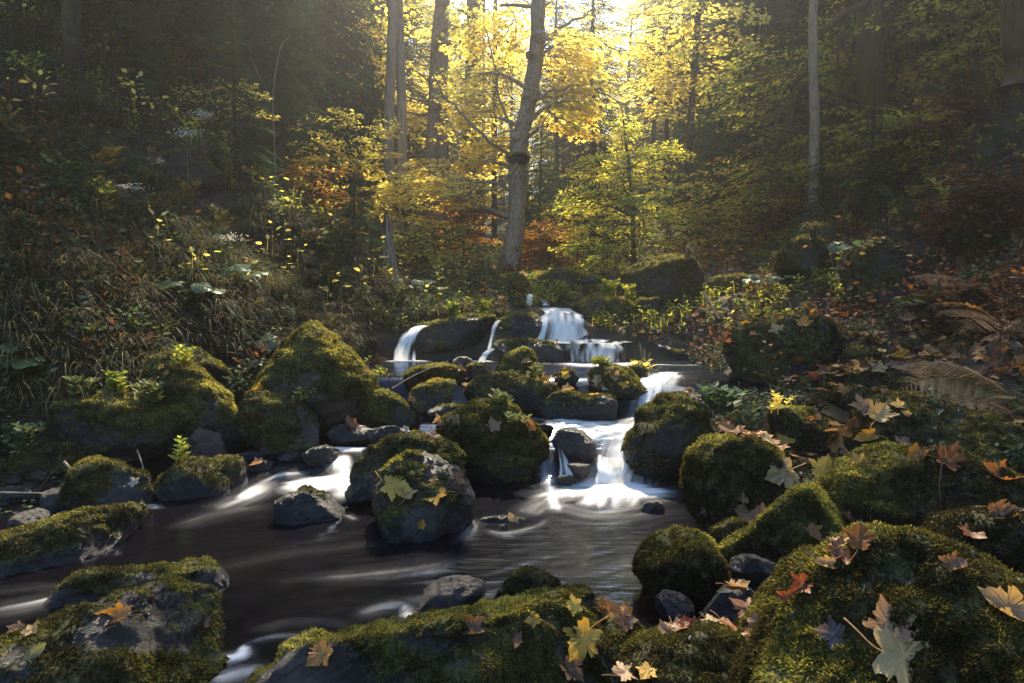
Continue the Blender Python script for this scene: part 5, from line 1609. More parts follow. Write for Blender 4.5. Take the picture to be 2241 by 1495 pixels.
straight("beech_tree", "left stem of the pale twin beech trunks left of centre", 856, 16.5, 0, .125, 'bark_pale', [(P(860, -180, 16.5), (2, 2, 1.2), .35, 0)], lean=4)
straight("beech_tree", "right stem of the pale twin beech trunks left of centre", 874, 16.9, 0, .12, 'bark_pale', [(P(830, 60, 19.5), (1.4, 1.0, 1.4), .5, 0), (P(890, -200, 16.5), (2, 2, 1.2), .3, 0)], lean=-2)


def arch(tb, base):
    for pts, r0 in [([(945, 150, 18.5), (955, 90, 18), (985, 60, 17.2), (1040, 55, 16.8), (1090, 72, 16.5), (1120, 100, 16.4)], .07), ([(952, 105, 18.2), (1000, 90, 17), (1060, 110, 16.5), (1100, 150, 16.2), (1115, 210, 16)], .055),
                    ([(950, 200, 18.3), (1000, 300, 17), (1040, 350, 16.5), (1060, 370, 16.4)], .05), ([(1000, 300, 17), (1015, 370, 16.8), (1040, 430, 16.6)], .03)]:
        q = spline([np.array(P(*p_)) - base for p_ in pts], 18)
        tube(tb, q + rng.normal(0, .015, q.shape), np.linspace(r0, .015, 18), 6)


straight("beech_tree", "beech with arching limb, left of the two slanting trunks behind the maple", 930, 18.5, 0, .15, 'bark', [blob(925, 250, 20.5, 1.6, 1.0, .9, .7, -.05), (P(950, -200, 18), (2.4, 2, 1.4), .35, 0)], lean=34, extra=arch)
straight("beech_tree", "straight dark-sided beech, right of the two slanting trunks behind the maple", 950, 19.2, 0, .17, 'bark', [blob(900, 370, 17.5, 1.8, 1.5, .6, .8, -.2), (P(990, -120, 19), (2.2, 2, 1.2), .4, 0)], lean=22)
straight("forest_tree", "dark broad trunk in shade, left of the maple", 1036, 22, 0, .27, 'bark_dark', [blob(1060, 60, 22, 2.2, 2, 1.6, .8, .1)], lean=2)
straight("beech_tree", "thin dark stem between the broad dark trunk and the maple", 1082, 20, 60, .07, 'bark_dark', [blob(1085, 170, 20, 1.6, 1.4, 1.2, .8, 0)], lean=2)
straight("beech_tree", "thin dark stem beside the broad dark trunk", 1056, 24, 60, .07, 'bark_dark', [blob(1040, 150, 24, 1.6, 1.4, 1.2, .4, 0)], lean=2)
straight("pine_tree", "slim pale bare trunk standing alone right of centre", 1780, 11.6, 0, .078, 'bark_pale', [(P(1780, -330, 11.6), (1.6, 1.6, 1.6), .5, 0)], mat='ygreen', lean=0, twigs=False, limbs=False, seg=10, lump=.06)


def droopers(tb, base):
    for pts, r0 in [([(1895, 10, 12.5), (1850, 28, 12), (1810, 60, 11.6), (1785, 100, 11.8), (1770, 140, 12), (1745, 190, 12.2), (1735, 230, 12.3), (1700, 330, 12.4), (1680, 420, 12.6), (1690, 500, 12.8)], .075),
                    ([(1848, 30, 12), (1840, 90, 11.8), (1832, 150, 11.6), (1838, 200, 11.6), (1845, 240, 11.6)], .035), ([(1850, 35, 12), (1852, 110, 11.7), (1870, 160, 11.6), (1895, 212, 11.6)], .035),
                    ([(1740, 210, 12.3), (1700, 250, 12), (1640, 290, 11.8), (1600, 330, 11.7)], .03), ([(1735, 60, 11.7), (1736, 120, 12), (1744, 170, 12.2)], .02),
                    ([(1700, 330, 12.4), (1660, 325, 12.2), (1630, 330, 12), (1620, 345, 12)], .05), ([(1940, 120, 12.3), (1965, 150, 12), (1990, 190, 12)], .03)]:
        q = spline([np.array(P(*p_)) - base for p_ in pts], 22)
        tube(tb, q + rng.normal(0, .03, q.shape), np.linspace(r0, r0 * .25, 22), 6)


straight("beech_tree", "thick dark trunk on the right slope with one drooping crooked limb", 1918, 12.6, 0, .23, 'bark_brown',
         [blob(1825, 130, 13.6, .7, .6, 1.0, .6, .1), blob(1670, 200, 13.2, 1.2, 1.0, 1.1, .8, .15), blob(1620, 420, 12.8, 1.1, .9, .8, .7, -.1), (P(1900, -260, 12.6), (2.8, 2.6, 1.2), 1.0, .1), blob(1740, 330, 13.4, .8, .6, .8, .6, .1)],
         mat='ygreen', lean=-18, base=230, extra=droopers, leaf=.075, lob=False, nspray=70, nl=36)
straight("beech_tree", "dark trunk cut by the right edge of the picture", 2238, 9.0, 0, .22, 'bark_brown', [(P(2200, -200, 9), (2.2, 2.2, 1.2), .6, .1)], mat='ygreen', lean=-6, base=260, lob=False, drop=0.0)
make_tree("beech_tree", "unseen beech added beyond the right edge to shade bank and foreground", [(4.9, 3.0, .8), (4.7, 4.6, 4.2), (4.2, 8, 7.2), (3.6, 10.6, 8.4), (3.2, 13.4, 9.6)], [.2, .18, .14, .09, .04],  # out of view, added only to shade the right bank and foreground
          [(Vector((3.4, 9.6, 7.4)), (1.4, 1.1, .5), 1.0, .1), (Vector((3.3, 12.2, 8.6)), (1.3, 1.3, .6), .9, .1), (Vector((.3, 8.1, 6.9)), (2.4, .55, .4), .9, .1)], 'ygreen', 'bark_brown', lob=False, drop=-.3)
straight("beech_tree", "thin pale stem in the shade at the upper right", 2098, 13, 0, .05, 'bark_pale', [blob(2080, 20, 13, 1.3, 1.2, .8, .6, .2)], mat='ygreen', lean=-2, base=150, lob=False)
straight("forest_tree", "dark leaning trunk in deep shade, right of the thick dark trunk", 2030, 14.5, 0, .14, 'bark_dark', [blob(2010, -40, 14, 2.0, 1.6, 1.0, .9, .15)], mat='ygreen', lean=10, base=150, lob=False)
straight("forest_tree", "black straight trunk on the left slope near the left edge", 152, 8.6, 0, .115, 'bark_dark', [(P(150, -380, 8.6), (1.8, 1.8, 1.2), 1.0, .3), (Vector((-4.7, 10.4, 8.3)), (1.6, 1.7, .6), 1.3, .3), (Vector((-6.4, 9.6, 8.8)), (1.6, 1.6, .6), 1.2, .3), (Vector((-3.9, 12.6, 9.8)), (1.2, 1.4, .6), 1.0, .3), (Vector((-5.6, 12.6, 9.8)), (1.2, 1.4, .6), 1.0, .3)], mat='ygreen', lean=4, base=210, lob=False, drop=0)  # outer crown blobs are out of view, added to shade the left slope
straight("beech_tree", "thin crooked dark stem right of the yellow-green young beech", 1505, 15.5, 160, .085, 'bark_dark', [blob(1510, 80, 15.5, 1.6, 1.4, 1.2, 1.0, .05), blob(1450, 200, 15.5, .8, .8, .6, .4, 0)], lean=14)
straight("beech_tree", "slender dark stem leaning left of the thin crooked stem", 1455, 18, 230, .06, 'bark_dark', [blob(1440, 130, 18, 1.6, 1.4, 1.2, .9, .05)], lean=6)

# young beech in the middle, yellow-green
a = np.array(P(1388, 585, 12.6))
a[2] = hz(a[0], a[1]) - .1
make_tree("young_beech", "young yellow-green beech glowing in the light beside the massive upstream boulder",
          [a, P(1385, 480, 12.6), P(1378, 380, 12.6), P(1368, 300, 12.6), P(1362, 240, 12.6)], [.05, .04, .035, .025, .01],
          [blob(1368, 290, 12.6, .45, .5, .40, .5, .05), blob(1340, 370, 12.5, .75, .7, .35, .9, .05), blob(1430, 350, 12.5, .6, .6, .35, .7, .1), blob(1370, 440, 12.4, 1.05, .9, .5, 1.2, .15), blob(1300, 420, 12.4, .6, .6, .35, .6, .1), blob(1420, 510, 12.3, .9, .8, .45, .9, .2), blob(1300, 530, 12.2, .6, .6, .35, .5, .25)],
          'lime', 'bark_dark', leaf=.052, nspray=44, nl=52, lob=False, tone=.38, SL=(.3, .65))
for (px, py, d, s_, mt, lb) in [
    (1195, 520, 13.2, .55, 'orange', "low orange-red beech bush at the right foot of the maple"),
    (1560, 540, 12.4, .8, 'orange', "rust-speckled bush on the right bank above the massive upstream boulder"),
    (1640, 480, 12.6, .9, 'ygreen', "dark olive bush below the crooked limb on the right slope"),
    (1500, 450, 14.0, .9, 'ygreen', "green-gold bush behind the massive upstream boulder"),
    (2000, 300, 9.8, .6, 'ygreen', "sunlit yellow bush on the right slope"),
    (2100, 270, 9.6, .7, 'bramble', "red-leaved bush with bright tips on the right slope"),
    (1880, 310, 11.5, .8, 'ygreen', "leafy bush catching the light below the thick dark trunk"),
    (950, 530, 12.0, .7, 'ygreen', "yellowish scrub left of the foot of the maple"),
    (1010, 480, 13.5, .7, 'orange', "brown-leaved scrub behind the grass clump by the maple"),
    (880, 420, 14.0, .8, 'yellow', "golden low bush at the foot of the twin beeches"),
    (760, 300, 13.0, .9, 'yellow', "golden bush between the dark spruce and the twin beeches"),
    (400, 130, 11.5, .9, 'orange', "amber-leaved bush lit among the dark spruces on the left slope"),
    (470, 230, 10.5, .7, 'yellow', "small yellow bush on the left slope above the mossy outcrop"),
    (690, 420, 10.5, .6, 'orange', "brown bush on the left slope right of the tangled twigs"),
    (1260, 480, 14.5, .8, 'ygreen', "dark green undergrowth bush behind the orange-red beech bush"),
    (1760, 420, 12.5, .7, 'orange', "rusty bush beside the slim pale trunk"),
    (1960, 120, 14, 1.0, 'ygreen', "dim olive bush high on the right slope behind the thick trunk"),
    (2180, 60, 11, 1.0, 'ygreen', "golden-green foliage bush in the upper right corner"),
    (2170, 420, 7.6, .55, 'bramble', "dark rust bush near the right edge")]:
    c_ = P(px, py, d)
    g_ = hz(c_[0], c_[1])
    b_ = np.array([c_[0], c_[1], g_ - .05])
    c_ = np.array([c_[0], c_[1], max(c_[2], g_ + .2 * s_)])
    make_tree("shrub", lb, [b_, (b_ + c_) / 2 + [.05, 0, 0], c_], [.03, .02, .01], [(c_, (s_ * 1.1, s_, s_ * .7), 1, 0), (c_ - np.array([s_ * .4, 0, s_ * .5]), (s_ * .9, s_, s_ * .5), .6, -.1)], mt, 'bark_dark', leaf=.065, nspray=46, nl=34, lob=False, cat='bush', SL=(.3, .6), seg=6)

# spruces
for (px, d, k_, s_, lb) in [
    (560, 12.5, 'tall_b', .72, "dark spruce with low sweeping boughs filling the upper left centre"),
    (455, 14.5, 'tall_b', 1.0, "spruce left behind the dark sweeping spruce"),
    (735, 18.5, 'slim', 1.0, "slim spruce just left of the pale twin beeches"),
    (680, 18.0, 'tall_b', 1.05, "spruce in the gap right of the dark sweeping spruce"),
    (300, 12.5, 'slim', .9, "spruce on the left slope right of the black straight trunk"),
    (60, 14, 'tall', .9, "spruce high on the left slope in the top left corner"),
    (215, 17, 'tall_b', 1.0, "distant spruce seen behind the black straight trunk"),
    (1295, 21, 'tall_b', .72, "blue-green spruce right behind the leaning maple"),
    (1215, 24, 'tall', .62, "hazy spruce directly behind the leaning maple"),
    (1425, 27, 'tall', .75, "hazy spruce above the young yellow-green beech"),
    (1560, 21, 'tall_b', .9, "spruce in haze right of the thin crooked stem"),
    (1650, 17.5, 'tall', .85, "dark spruce behind the crooked drooping limb"),
    (1740, 20, 'tall_b', 1.0, "spruce behind the slim pale trunk"),
    (1850, 17.5, 'tall', 1.0, "spruce left behind the thick dark trunk"),
    (2010, 16.5, 'tall', 1.0, "dark spruce right behind the thick dark trunk"),
    (2120, 13.5, 'tall_b', 1.0, "dark spruce near the upper right corner"),
    (2260, 12.0, 'tall', 1.0, "dark spruce cut by the right edge"),
    (1120, 30, 'slim', .8, "far spruce seen through the limbs left of the maple"),
    (980, 27, 'tall_b', .7, "far spruce behind the two slanting trunks"),
    (860, 24, 'tall', .8, "far spruce behind the pale twin beeches")]:
    x_, y_ = zat(px, d)
    spruce(k_, x_, y_, s_, lb)
for (px, d, k_, s_, lb) in [
    (782, 9.3, 'baby', 1.0, "small dark spruce sapling beside the broken stump"),
    (1792, 10.8, 'baby', 1.1, "little spruce sapling at the foot of the slim pale trunk"),
    (520, 9.0, 'young', .55, "young spruce on the left slope under the dark sweeping spruce"),
    (310, 9.6, 'young', .7, "young dark spruce above the mossy outcrop on the left slope"),
    (1895, 9.6, 'young', .5, "young spruce in front of the thick dark trunk"),
    (1180, 15.5, 'young', .8, "drooping dark young spruce just right of the maple trunk"),
    (1560, 15, 'young', .9, "young spruce among the bushes right of the young beech")]:
    x_, y_ = zat(px, d)
    spruce(k_, x_, y_, s_, lb, name='spruce_sapling')

for (x_, y_, s_, lb) in [(-5.4, 10.2, .9, "bare-stemmed spruce with high crown added for shade on the left slope beside the lit amber bush"), (-6.9, 8.9, .9, "bare-stemmed spruce added for shade right of the black straight trunk"), (-8.3, 7.2, 1.0, "tall spruce added for shade high on the left slope, boughs hanging in from the upper left"), (-8.8, 11.0, 1.15, "tall spruce added for shade behind the black straight trunk"),  # high crowns put in to shade the left slope and its haze
                         (-11.5, 14.5, 1.2, "tall spruce added for shade upslope on the far left"), (-7.2, 15.5, 1.1, "tall spruce added for shade between the left slope and the dark sweeping spruce")]:
    spruce('high', x_, y_, s_, lb)

# trees farther back: yellow broadleaf crowns among spruces
far = [(820, 26, 0), (700, 25, 0), (900, 33, 1), (1010, 36, 0), (1150, 38, 0), (1230, 31, 0), (1480, 30, 0), (1560, 28, 1), (1620, 25, 0), (1700, 27, 0), (1790, 23, 1), (1370, 34, 0), (1290, 45, 0),
       (1440, 46, 0), (1100, 50, 0), (950, 48, 0), (1600, 44, 0), (760, 42, 0), (620, 34, 0), (530, 26, 0), (1900, 24, 0), (2000, 26, 1), (2100, 20, 0), (400, 24, 0), (1340, 52, 0), (1310, 40, 0), (1390, 44, 1), (1260, 58, 0), (1200, 64, 0), (1460, 66, 0), (1050, 70, 0)]
lbs = "far yellow broadleaf tree deep in the misty valley"
protos = []
for q in range(3):
    H = [8, 9.5, 7.5][q]
    bl = [(np.array([rnd.uniform(-1.2, 1.2), rnd.uniform(-1, 1), z_]), (2.0 - .8 * abs(z_ / H - .55), 1.9, .9), .8, 0) for z_ in np.linspace(1.3, H, 7)]
    r_ = make_tree("broadleaf_tree", lbs, [np.array([0, 0, -.3]), np.array([.1, 0, H * .4]), np.array([-.1, .1, H * .9])], [.14, .11, .03], bl, ['yellow', 'yellow', 'ygreen'][q], 'bark_dark', leaf=.15, nspray=36, nl=26, lob=False, group="yellow broadleaf trees far up the valley", SL=(.7, 1.4))
    protos.append(r_)
used = [False] * 3
for k_, (px, d, isg) in enumerate(far):
    q = 2 if isg else k_ % 2
    x_, y_ = zat(px, d)
    if not used[q]:
        r_ = protos[q]
        used[q] = True
    else:
        r_ = protos[q].copy()
        COL.objects.link(r_)
        for ch in protos[q].children:
            c2 = ch.copy()
            COL.objects.link(c2)
            c2.parent = r_
    s_ = .8 + .012 * d if abs(px - 1340) > 110 else .7 + .009 * d
    r_.location = (x_, y_, hz(x_, y_))
    r_.scale = (s_, s_, s_)
    r_.rotation_euler.z = rnd.uniform(0, 6.28)
for k_, (px, d, s_) in enumerate([(640, 30, 1.1), (560, 40, 1.3), (830, 38, 1.0), (930, 55, 1.2), (1080, 60, 1.0), (1500, 40, .9), (1590, 36, 1.1), (1680, 34, 1.2), (1800, 30, 1.2), (1940, 22, 1.1), (2080, 24, 1.2), (2200, 18, 1.1), (340, 20, 1.1), (120, 22, 1.1), (450, 32, 1.2), (1230, 75, 1.2), (1420, 75, 1.0), (1000, 80, 1.5), (1560, 60, 1.4), (740, 58, 1.5)]):
    x_, y_ = zat(px, d)
    spruce(['tall', 'tall_b', 'slim'][k_ % 3], x_, y_, s_, "far dark spruce standing in the back rows of the wood", group="dark spruces in the back rows of the wood")
# ------------------------------------------------------------------ forest floor
def slope_n(x, y):
    e = .12
    gx_ = (height(x + e, y) - height(x - e, y)) / (2 * e)
    gy_ = (height(x, y + e) - height(x, y - e)) / (2 * e)
    n_ = np.stack([-gx_, -gy_, np.ones_like(gx_)], 1)
    return n_ / np.linalg.norm(n_, axis=1, keepdims=True)


RM = np.full((300, 400), -9.0)          # top of the rocks over a 5 cm grid
for (o, W, F, vn, ms) in ROCKS:
    for dx in (-.025, .025):
        for dy in (-.025, .025):
            ix = np.clip(((W[:, 0] + dx + 7.5) / .05).astype(int), 0, 299)
            iy = np.clip(((W[:, 1] + dy) / .05).astype(int), 0, 399)
            np.maximum.at(RM, (ix, iy), W[:, 2])


def rocktop(x, y):
    ix = ((x + 7.5) / .05).astype(int)
    iy = (y / .05).astype(int)
    ok = (ix >= 0) & (ix < 300) & (iy >= 0) & (iy < 400)
    return np.where(ok, RM[np.clip(ix, 0, 299), np.clip(iy, 0, 399)], -9)


def floor_pts(n, y0, y1, side=0, power=1.0):
    """random points of the dry ground, denser near the viewer; side -1 left bank, 1 right bank, 0 both"""
    t_ = rng.random(n * 3)
    y = y0 * (y1 / y0) ** (t_ ** power)
    x = rng.uniform(-1, 1, n * 3) * (.86 * y + .6)
    off = np.maximum(xleft(y) - x, x - xright(y))
    ok = (off > .10) | (y > 9.4) | ((y > 8.35) & (np.abs(x - .45) > .55))
    if side < 0:
        ok &= x < 0
    if side > 0:
        ok &= x > 0
    x, y = x[ok][:n], y[ok][:n]
    z = height(x, y)
    ok = rocktop(x, y) < z + .03
    return x[ok], y[ok], z[ok]


# dead leaves too many to count
mb = MB()
for side, cnt in ((1, 36000), (-1, 14000)):
    x, y, z = floor_pts(cnt, 1.6 if side > 0 else 5.0, 26, side)
    nr = slope_n(x, y)
    k = len(x)
    nr = nr + rng.normal(0, .38, (k, 3))
    pos = np.stack([x, y, z + rng.uniform(0, .035, k)], 1)
    keepn = fbm(pos * 1.4, 3, 70) > (-.15 if side > 0 else .05)
    pos, nr = pos[keepn], nr[keepn]
    k = len(pos)
    stamp(mb, LOB_V, LOB_T, pos, rots(nr), rng.uniform(.045, .095, k) * (1 + .02 * pos[:, 1]), np.clip(rng.normal(.42, .26, k), 0, 1))
x, y, z = rng.uniform(1.2, 5.5, 9000), rng.uniform(3.5, 9, 9000), 0
z = rocktop(x, y)
p = np.stack([x, y, z + .015], 1)
p = p[(z > -5) & (fbm(p * 2.3, 3, 71) > .22)]
stamp(mb, LOB_V, LOB_T, p, rots(np.array([0, 0, 1.]) + rng.normal(0, .3, (len(p), 3))), rng.uniform(.04, .085, len(p)), np.clip(rng.normal(.5, .28, len(p)), 0, 1))
tag(mb.build("leaf_litter", M['dry']), "countless brown leaves littering the banks", kind="stuff")

# low green herbs
def herb_mass(name, mat, cnt, y0, y1, side, hgt, leafsz, nleaf, thr, tone, label, seed, power=1.0):
    mb = MB()
    x, y, z = floor_pts(cnt, y0, y1, side, power)
    p = np.stack([x, y, z], 1)
    kp = fbm(p * .9, 3, seed) > thr
    p = p[kp]
    nr = slope_n(p[:, 0], p[:, 1])
    k = len(p)
    h_ = hgt * rng.uniform(.3, 1.25, k) * (1 + .3 * vnoise(p * 1.3, seed + 3))
    tn = rng.normal(0, .13, k)
    P_ = np.repeat(p, nleaf, 0)
    H_ = np.repeat(h_, nleaf)
    d = rng.normal(0, 1, (k * nleaf, 3))
    d[:, 2] = np.abs(d[:, 2]) * .35
    d /= np.linalg.norm(d, axis=1, keepdims=True)
    t_ = rng.uniform(.15, 1, k * nleaf)
    pos = P_ + np.array([0, 0, 1.]) * (t_ * H_)[:, None] + np.repeat(nr, nleaf, 0) * (t_ * H_ * .35)[:, None] + d * (H_ * .45 * rng.random(k * nleaf))[:, None]
    up = np.array([0, -.15, 1.]) + rng.normal(0, .35, (k * nleaf, 3))
    a = np.clip(tone + np.repeat(tn, nleaf) + rng.normal(0, .15, k * nleaf), 0, 1)
    stamp(mb, LEAF_V, LEAF_F, pos, rots_dir(d, up), leafsz * rng.uniform(.5, 1.3, k * nleaf) * (1 + .03 * P_[:, 1]), a)
    # stalks
    sel = rng.permutation(k)[:min(k, 3000)]
    for_ = np.stack([p[sel], p[sel] + np.stack([rng.normal(0, .006, len(sel)) + .006, 0 * h_[sel], 0 * h_[sel]], 1), p[sel] + nr[sel] * (h_[sel] * .3)[:, None] + np.array([0, 0, 1]) * h_[sel][:, None]], 1).reshape(-1, 3)
    mb.add(for_, np.arange(len(for_)).reshape(-1, 3), .3)
    return tag(mb.build(name, M[mat]), label, kind="stuff")


herb_mass("undergrowth", 'green', 17000, 3.9, 24, -1, .17, .036, 16, -.22, .42, "dark green herbs covering the left slope", 80)
herb_mass("undergrowth", 'green', 10000, 3.2, 22, 1, .10, .032, 13, -.10, .38, "dark green herbs covering the right bank", 84)
herb_mass("undergrowth", 'ygreen', 8000, 8.3, 20, 0, .13, .034, 16, -.10, .70, "sunlit yellow-green herbs above the falls", 88)
herb_mass("undergrowth", 'bramble', 4200, 5.0, 20, 0, .30, .05, 13, .12, .35, "rusty brown brambles on both slopes", 92)
herb_mass("undergrowth", 'yellow', 500, 6.0, 18, -1, .38, .06, 11, .16, .4, "yellowing herb leaves on the left slope", 96)


# long arching grass
def grass_blades(mb, base, n, L, spread, w=.004, down=.6, tone=.5, dirb=None):
    a = rng.uniform(0, 2 * np.pi, n)
    out_ = np.stack([np.cos(a), np.sin(a), np.zeros(n)], 1)
    if dirb is not None:
        out_ = out_ * .6 + np.array(dirb)
        out_ /= np.linalg.norm(out_, axis=1, keepdims=True)
    l_ = L * rng.uniform(.5, 1.15, n)
    sp = spread * rng.uniform(.4, 1.2, n)
    b = np.asarray(base) + out_ * (.03 * rng.random(n))[:, None]
    side = np.stack([-out_[:, 1], out_[:, 0], np.zeros(n)], 1)
    K = 6
    V = []
    for i_ in range(K):
        t_ = i_ / (K - 1)
        c = b + out_ * (sp * l_ * t_ ** 1.3)[:, None]
        c = c + np.array([0, 0, 1.]) * (l_ * (t_ * .95 - down * t_ ** 2.4))[:, None]
        ww = w * (1 - t_ * .9)
        V.append(c - side * ww)
        V.append(c + side * ww)
    V = np.stack(V, 1)
    F = np.array([[2 * i_, 2 * i_ + 1, 2 * i_ + 3, 2 * i_ + 2] for i_ in range(K - 1)])
    FF = (F[None] + (np.arange(n) * 2 * K)[:, None, None]).reshape(-1, 4)
    mb.add(V.reshape(-1, 3), FF, np.repeat(np.clip(tone + rng.normal(0, .2, n), 0, 1), 2 * K))


mb = MB()
x, y, z = floor_pts(4600, 4.8, 16, -1)
kp = (fbm(np.stack([x, y, z], 1) * .8, 3, 101) > -.05)
for x_, y_, z_ in zip(x[kp], y[kp], z[kp]):
    grass_blades(mb, (x_, y_, z_ - .02), 26, rnd.uniform(.25, .6), .7, .0035 + .0004 * y_, rnd.uniform(.5, 1.0), rnd.uniform(.2, .6), (.7, -.25, 0))
tag(mb.build("grass", M['grass']), "long dry grass hanging down the left slope", kind="stuff")
mb = MB()
x, y, z = floor_pts(300, 3.5, 14, 1)
for x_, y_, z_ in zip(x, y, z):
    grass_blades(mb, (x_, y_, z_ - .02), 18, rnd.uniform(.12, .35), .7, .003 + .0004 * y_, rnd.uniform(.5, 1.0), rnd.uniform(.2, .6), (-.5, -.3, 0))
tag(mb.build("grass", M['grass']), "short grass tufts strewn over the right bank", kind="stuff")

# shore gravel
mb = MB()
V1, F1 = ico(2)
for x0, x1, y0, y1, cnt in ((-3.7, -2.1, 3.6, 4.7, 420), (.55, 1.5, 2.1, 3.3, 220), (-2.2, -1.2, 4.8, 5.4, 90)):
    for _ in range(cnt):
        x_, y_ = rnd.uniform(x0, x1), rnd.uniform(y0, y1)
        z_ = hz(x_, y_)
        if z_ < -.12:
            continue
        s_ = rnd.uniform(.012, .045) * rnd.choice([1, 1, 1.6])
        W = V1 * (1 + .35 * fbm(V1 * 1.3 + rnd.random() * 90, 2, 5))[:, None] * [1, .8, .6] * s_
        a_ = rnd.uniform(0, 6.28)
        W = np.stack([W[:, 0] * math.cos(a_) - W[:, 1] * math.sin(a_), W[:, 0] * math.sin(a_) + W[:, 1] * math.cos(a_), W[:, 2]], 1)
        mb.add(W + [x_, y_, z_ + s_ * .25], F1)
o = tag(mb.build("gravel", M['rock']), "small loose stones along the shore", kind="stuff")
herb_mass("undergrowth", 'green', 1500, 4.5, 7.0, -1, .20, .045, 14, -.3, .55, "green herbs between the boulders of the left bank", 83)

# bare twigs
mb = MB()
x, y, z = floor_pts(600, 5, 16, 0)
for x_, y_, z_ in zip(x, y, z):
    L = rnd.uniform(.3, 1.3)
    a = rnd.uniform(0, 6.28)
    b_ = np.array([x_, y_, z_])
    e_ = b_ + np.array([math.cos(a) * L * .7, math.sin(a) * L * .4, rnd.uniform(.1, .7) * L])
    m_ = (b_ + e_) / 2 + [0, 0, rnd.uniform(.0, .35) * L]
    tube(mb, spline([b_, m_, e_], 8), np.linspace(.005, .002, 8), 3)
tag(mb.build("undergrowth", M['twig']), "tangle of bare twigs and bramble canes", kind="stuff")


# ------------------------------------------------------------------ single plants
def base_at(px, py, d):
    p_ = P(px, py, d)
    z = hz(p_[0], p_[1])
    for (o, W, F, vn, ms) in ROCKS:
        lo_, hi_ = W.min(0), W.max(0)
        if lo_[0] < p_[0] < hi_[0] and lo_[1] < p_[1] < hi_[1]:
            m_ = (np.abs(W[:, 0] - p_[0]) < .08) & (np.abs(W[:, 1] - p_[1]) < .08)
            if m_.any():
                z = max(z, float(W[m_, 2].max()) - .02)
    return np.array([p_[0], p_[1], z])


# fern
pv, pf = [], []
mbp = MB()
for t_ in np.linspace(.06, .97, 11):
    for s in (-1, 1):
        l_ = .13 * (1 - t_ * .75) + .02
        V_ = np.array([[s * .004, t_ - .035, 0], [s * l_, t_ + .02, -.02], [s * l_ * .7, t_ + .05, 0], [s * .004, t_ + .038, 0]])
        mbp.add(V_, np.array([[0, 1, 2], [0, 2, 3]]))
mbp.add(np.array([[-.012, 0, 0.002], [.012, 0, 0.002], [0, 1.03, -.01]]), np.array([[0, 1, 2]]))
PIN_V, PIN_F = np.concatenate(mbp.V).astype(float), np.concatenate(mbp.F)


def frond(root, base, az, L, rise, sag, width, tone, mat='fern', n=24):
    mb = MB()
    t_ = np.linspace(0, 1, 30)
    h = np.array([math.cos(az), math.sin(az), 0])
    ax = base + h[None] * (t_ * L * .92)[:, None] + np.array([0, 0, 1.])[None] * (L * (rise * t_ - sag * t_ ** 2))[:, None]
    side = np.array([-h[1], h[0], 0])
    roll = rnd.uniform(-.4, .4)
    tg = np.gradient(ax, axis=0)
    tg /= np.linalg.norm(tg, axis=1, keepdims=True)
    pos, dr, sc2 = [], [], []
    for q in np.linspace(.14, .985, n):
        i_ = min(28, int(q * 29))
        nrm = np.cross(side, tg[i_])
        sd = side * math.cos(roll) + nrm * math.sin(roll)
        l_ = width * L * math.sin(math.pi * min(1, (q * .86 + .10))) ** .8 * (1 if q < .5 else (1 - (q - .5) * 1.35) + .1) * rnd.uniform(.85, 1.1)
        for s in (-1, 1):
            pos.append(ax[i_])
            dr.append(sd * s + tg[i_] * .38 + np.array([0, 0, -.18]) + rng.normal(0, .05, 3))
            sc2.append(max(l_, .01))
    up = np.repeat(np.array([[0, 0, 1.]]), len(pos), 0) + rng.normal(0, .12, (len(pos), 3))
    stamp(mb, PIN_V, PIN_F, np.array(pos), rots_dir(np.array(dr), up), np.array(sc2), np.clip(tone + rng.normal(0, .1, len(pos)), 0, 1))
    tube(mb, ax, np.linspace(.006, .0015, 30), 4, .3)
    return mb.build("frond", M[mat], root)


def fern(px, py, d, label, fr, mat='fern', L=.7, tone=.6, raise_=0.0):
    b = base_at(px, py, d) + np.array([0, 0, raise_])
    root = tag(empty("fern", b), label, 'fern')
    for az, l_, rise, sag in fr:
        frond(root, np.zeros(3), R(az), l_ * L, rise, sag, .32, tone + rnd.uniform(-.2, .2), mat)
    return root


fern(2235, 690, 4.4, "large tan fern arching from the right edge over the leafy bank", [(180, 1.15, .55, .75), (200, 1.2, .45, .9), (165, 1.0, .75, .7), (220, 1.05, .4, .95), (240, .8, .5, .8), (150, .9, .9, .6)], L=.78, tone=.7)
fern(2130, 700, 5.0, "brown fern with drooping fronds left of the large tan fern", [(190, 1.1, .35, .7), (210, 1.1, .3, .7), (170, .9, .6, .7), (240, .9, .4, .8)], L=.7, tone=.45)
fern(2200, 610, 5.6, "upright reddish fern behind the large tan fern", [(180, .9, .7, .6), (150, .8, .9, .6), (205, 1, .6, .7), (230, .8, .6, .8)], L=.7, tone=.35)
fern(2150, 520, 6.3, "pale fern with level fronds on the dark right slope", [(185, 1.1, .45, .4), (165, 1, .55, .4), (205, 1.0, .35, .5)], L=.65, tone=.6)
fern(2260, 850, 3.9, "dark red-brown fern cut by the right edge", [(180, .8, .5, .6), (205, .8, .3, .8), (160, .8, .8, .6)], L=.6, tone=.15)
fern(1905, 660, 7.2, "small green fern at the foot of the black outcrop", [(200, 1, .5, .6), (230, 1, .4, .7), (170, .9, .6, .6), (300, .8, .5, .6)], 'green', .42, .6)
fern(1985, 640, 7.0, "second green fern right of the black outcrop's foot", [(200, 1, .6, .6), (240, 1, .5, .7), (160, .9, .7, .6), (330, .8, .5, .6)], 'green', .45, .5)
fern(140, 530, 6.9, "dark green fern on the left slope", [(330, 1, .5, .7), (300, 1, .4, .7), (0, .9, .6, .6), (250, .9, .4, .6)], 'green', .6, .55)
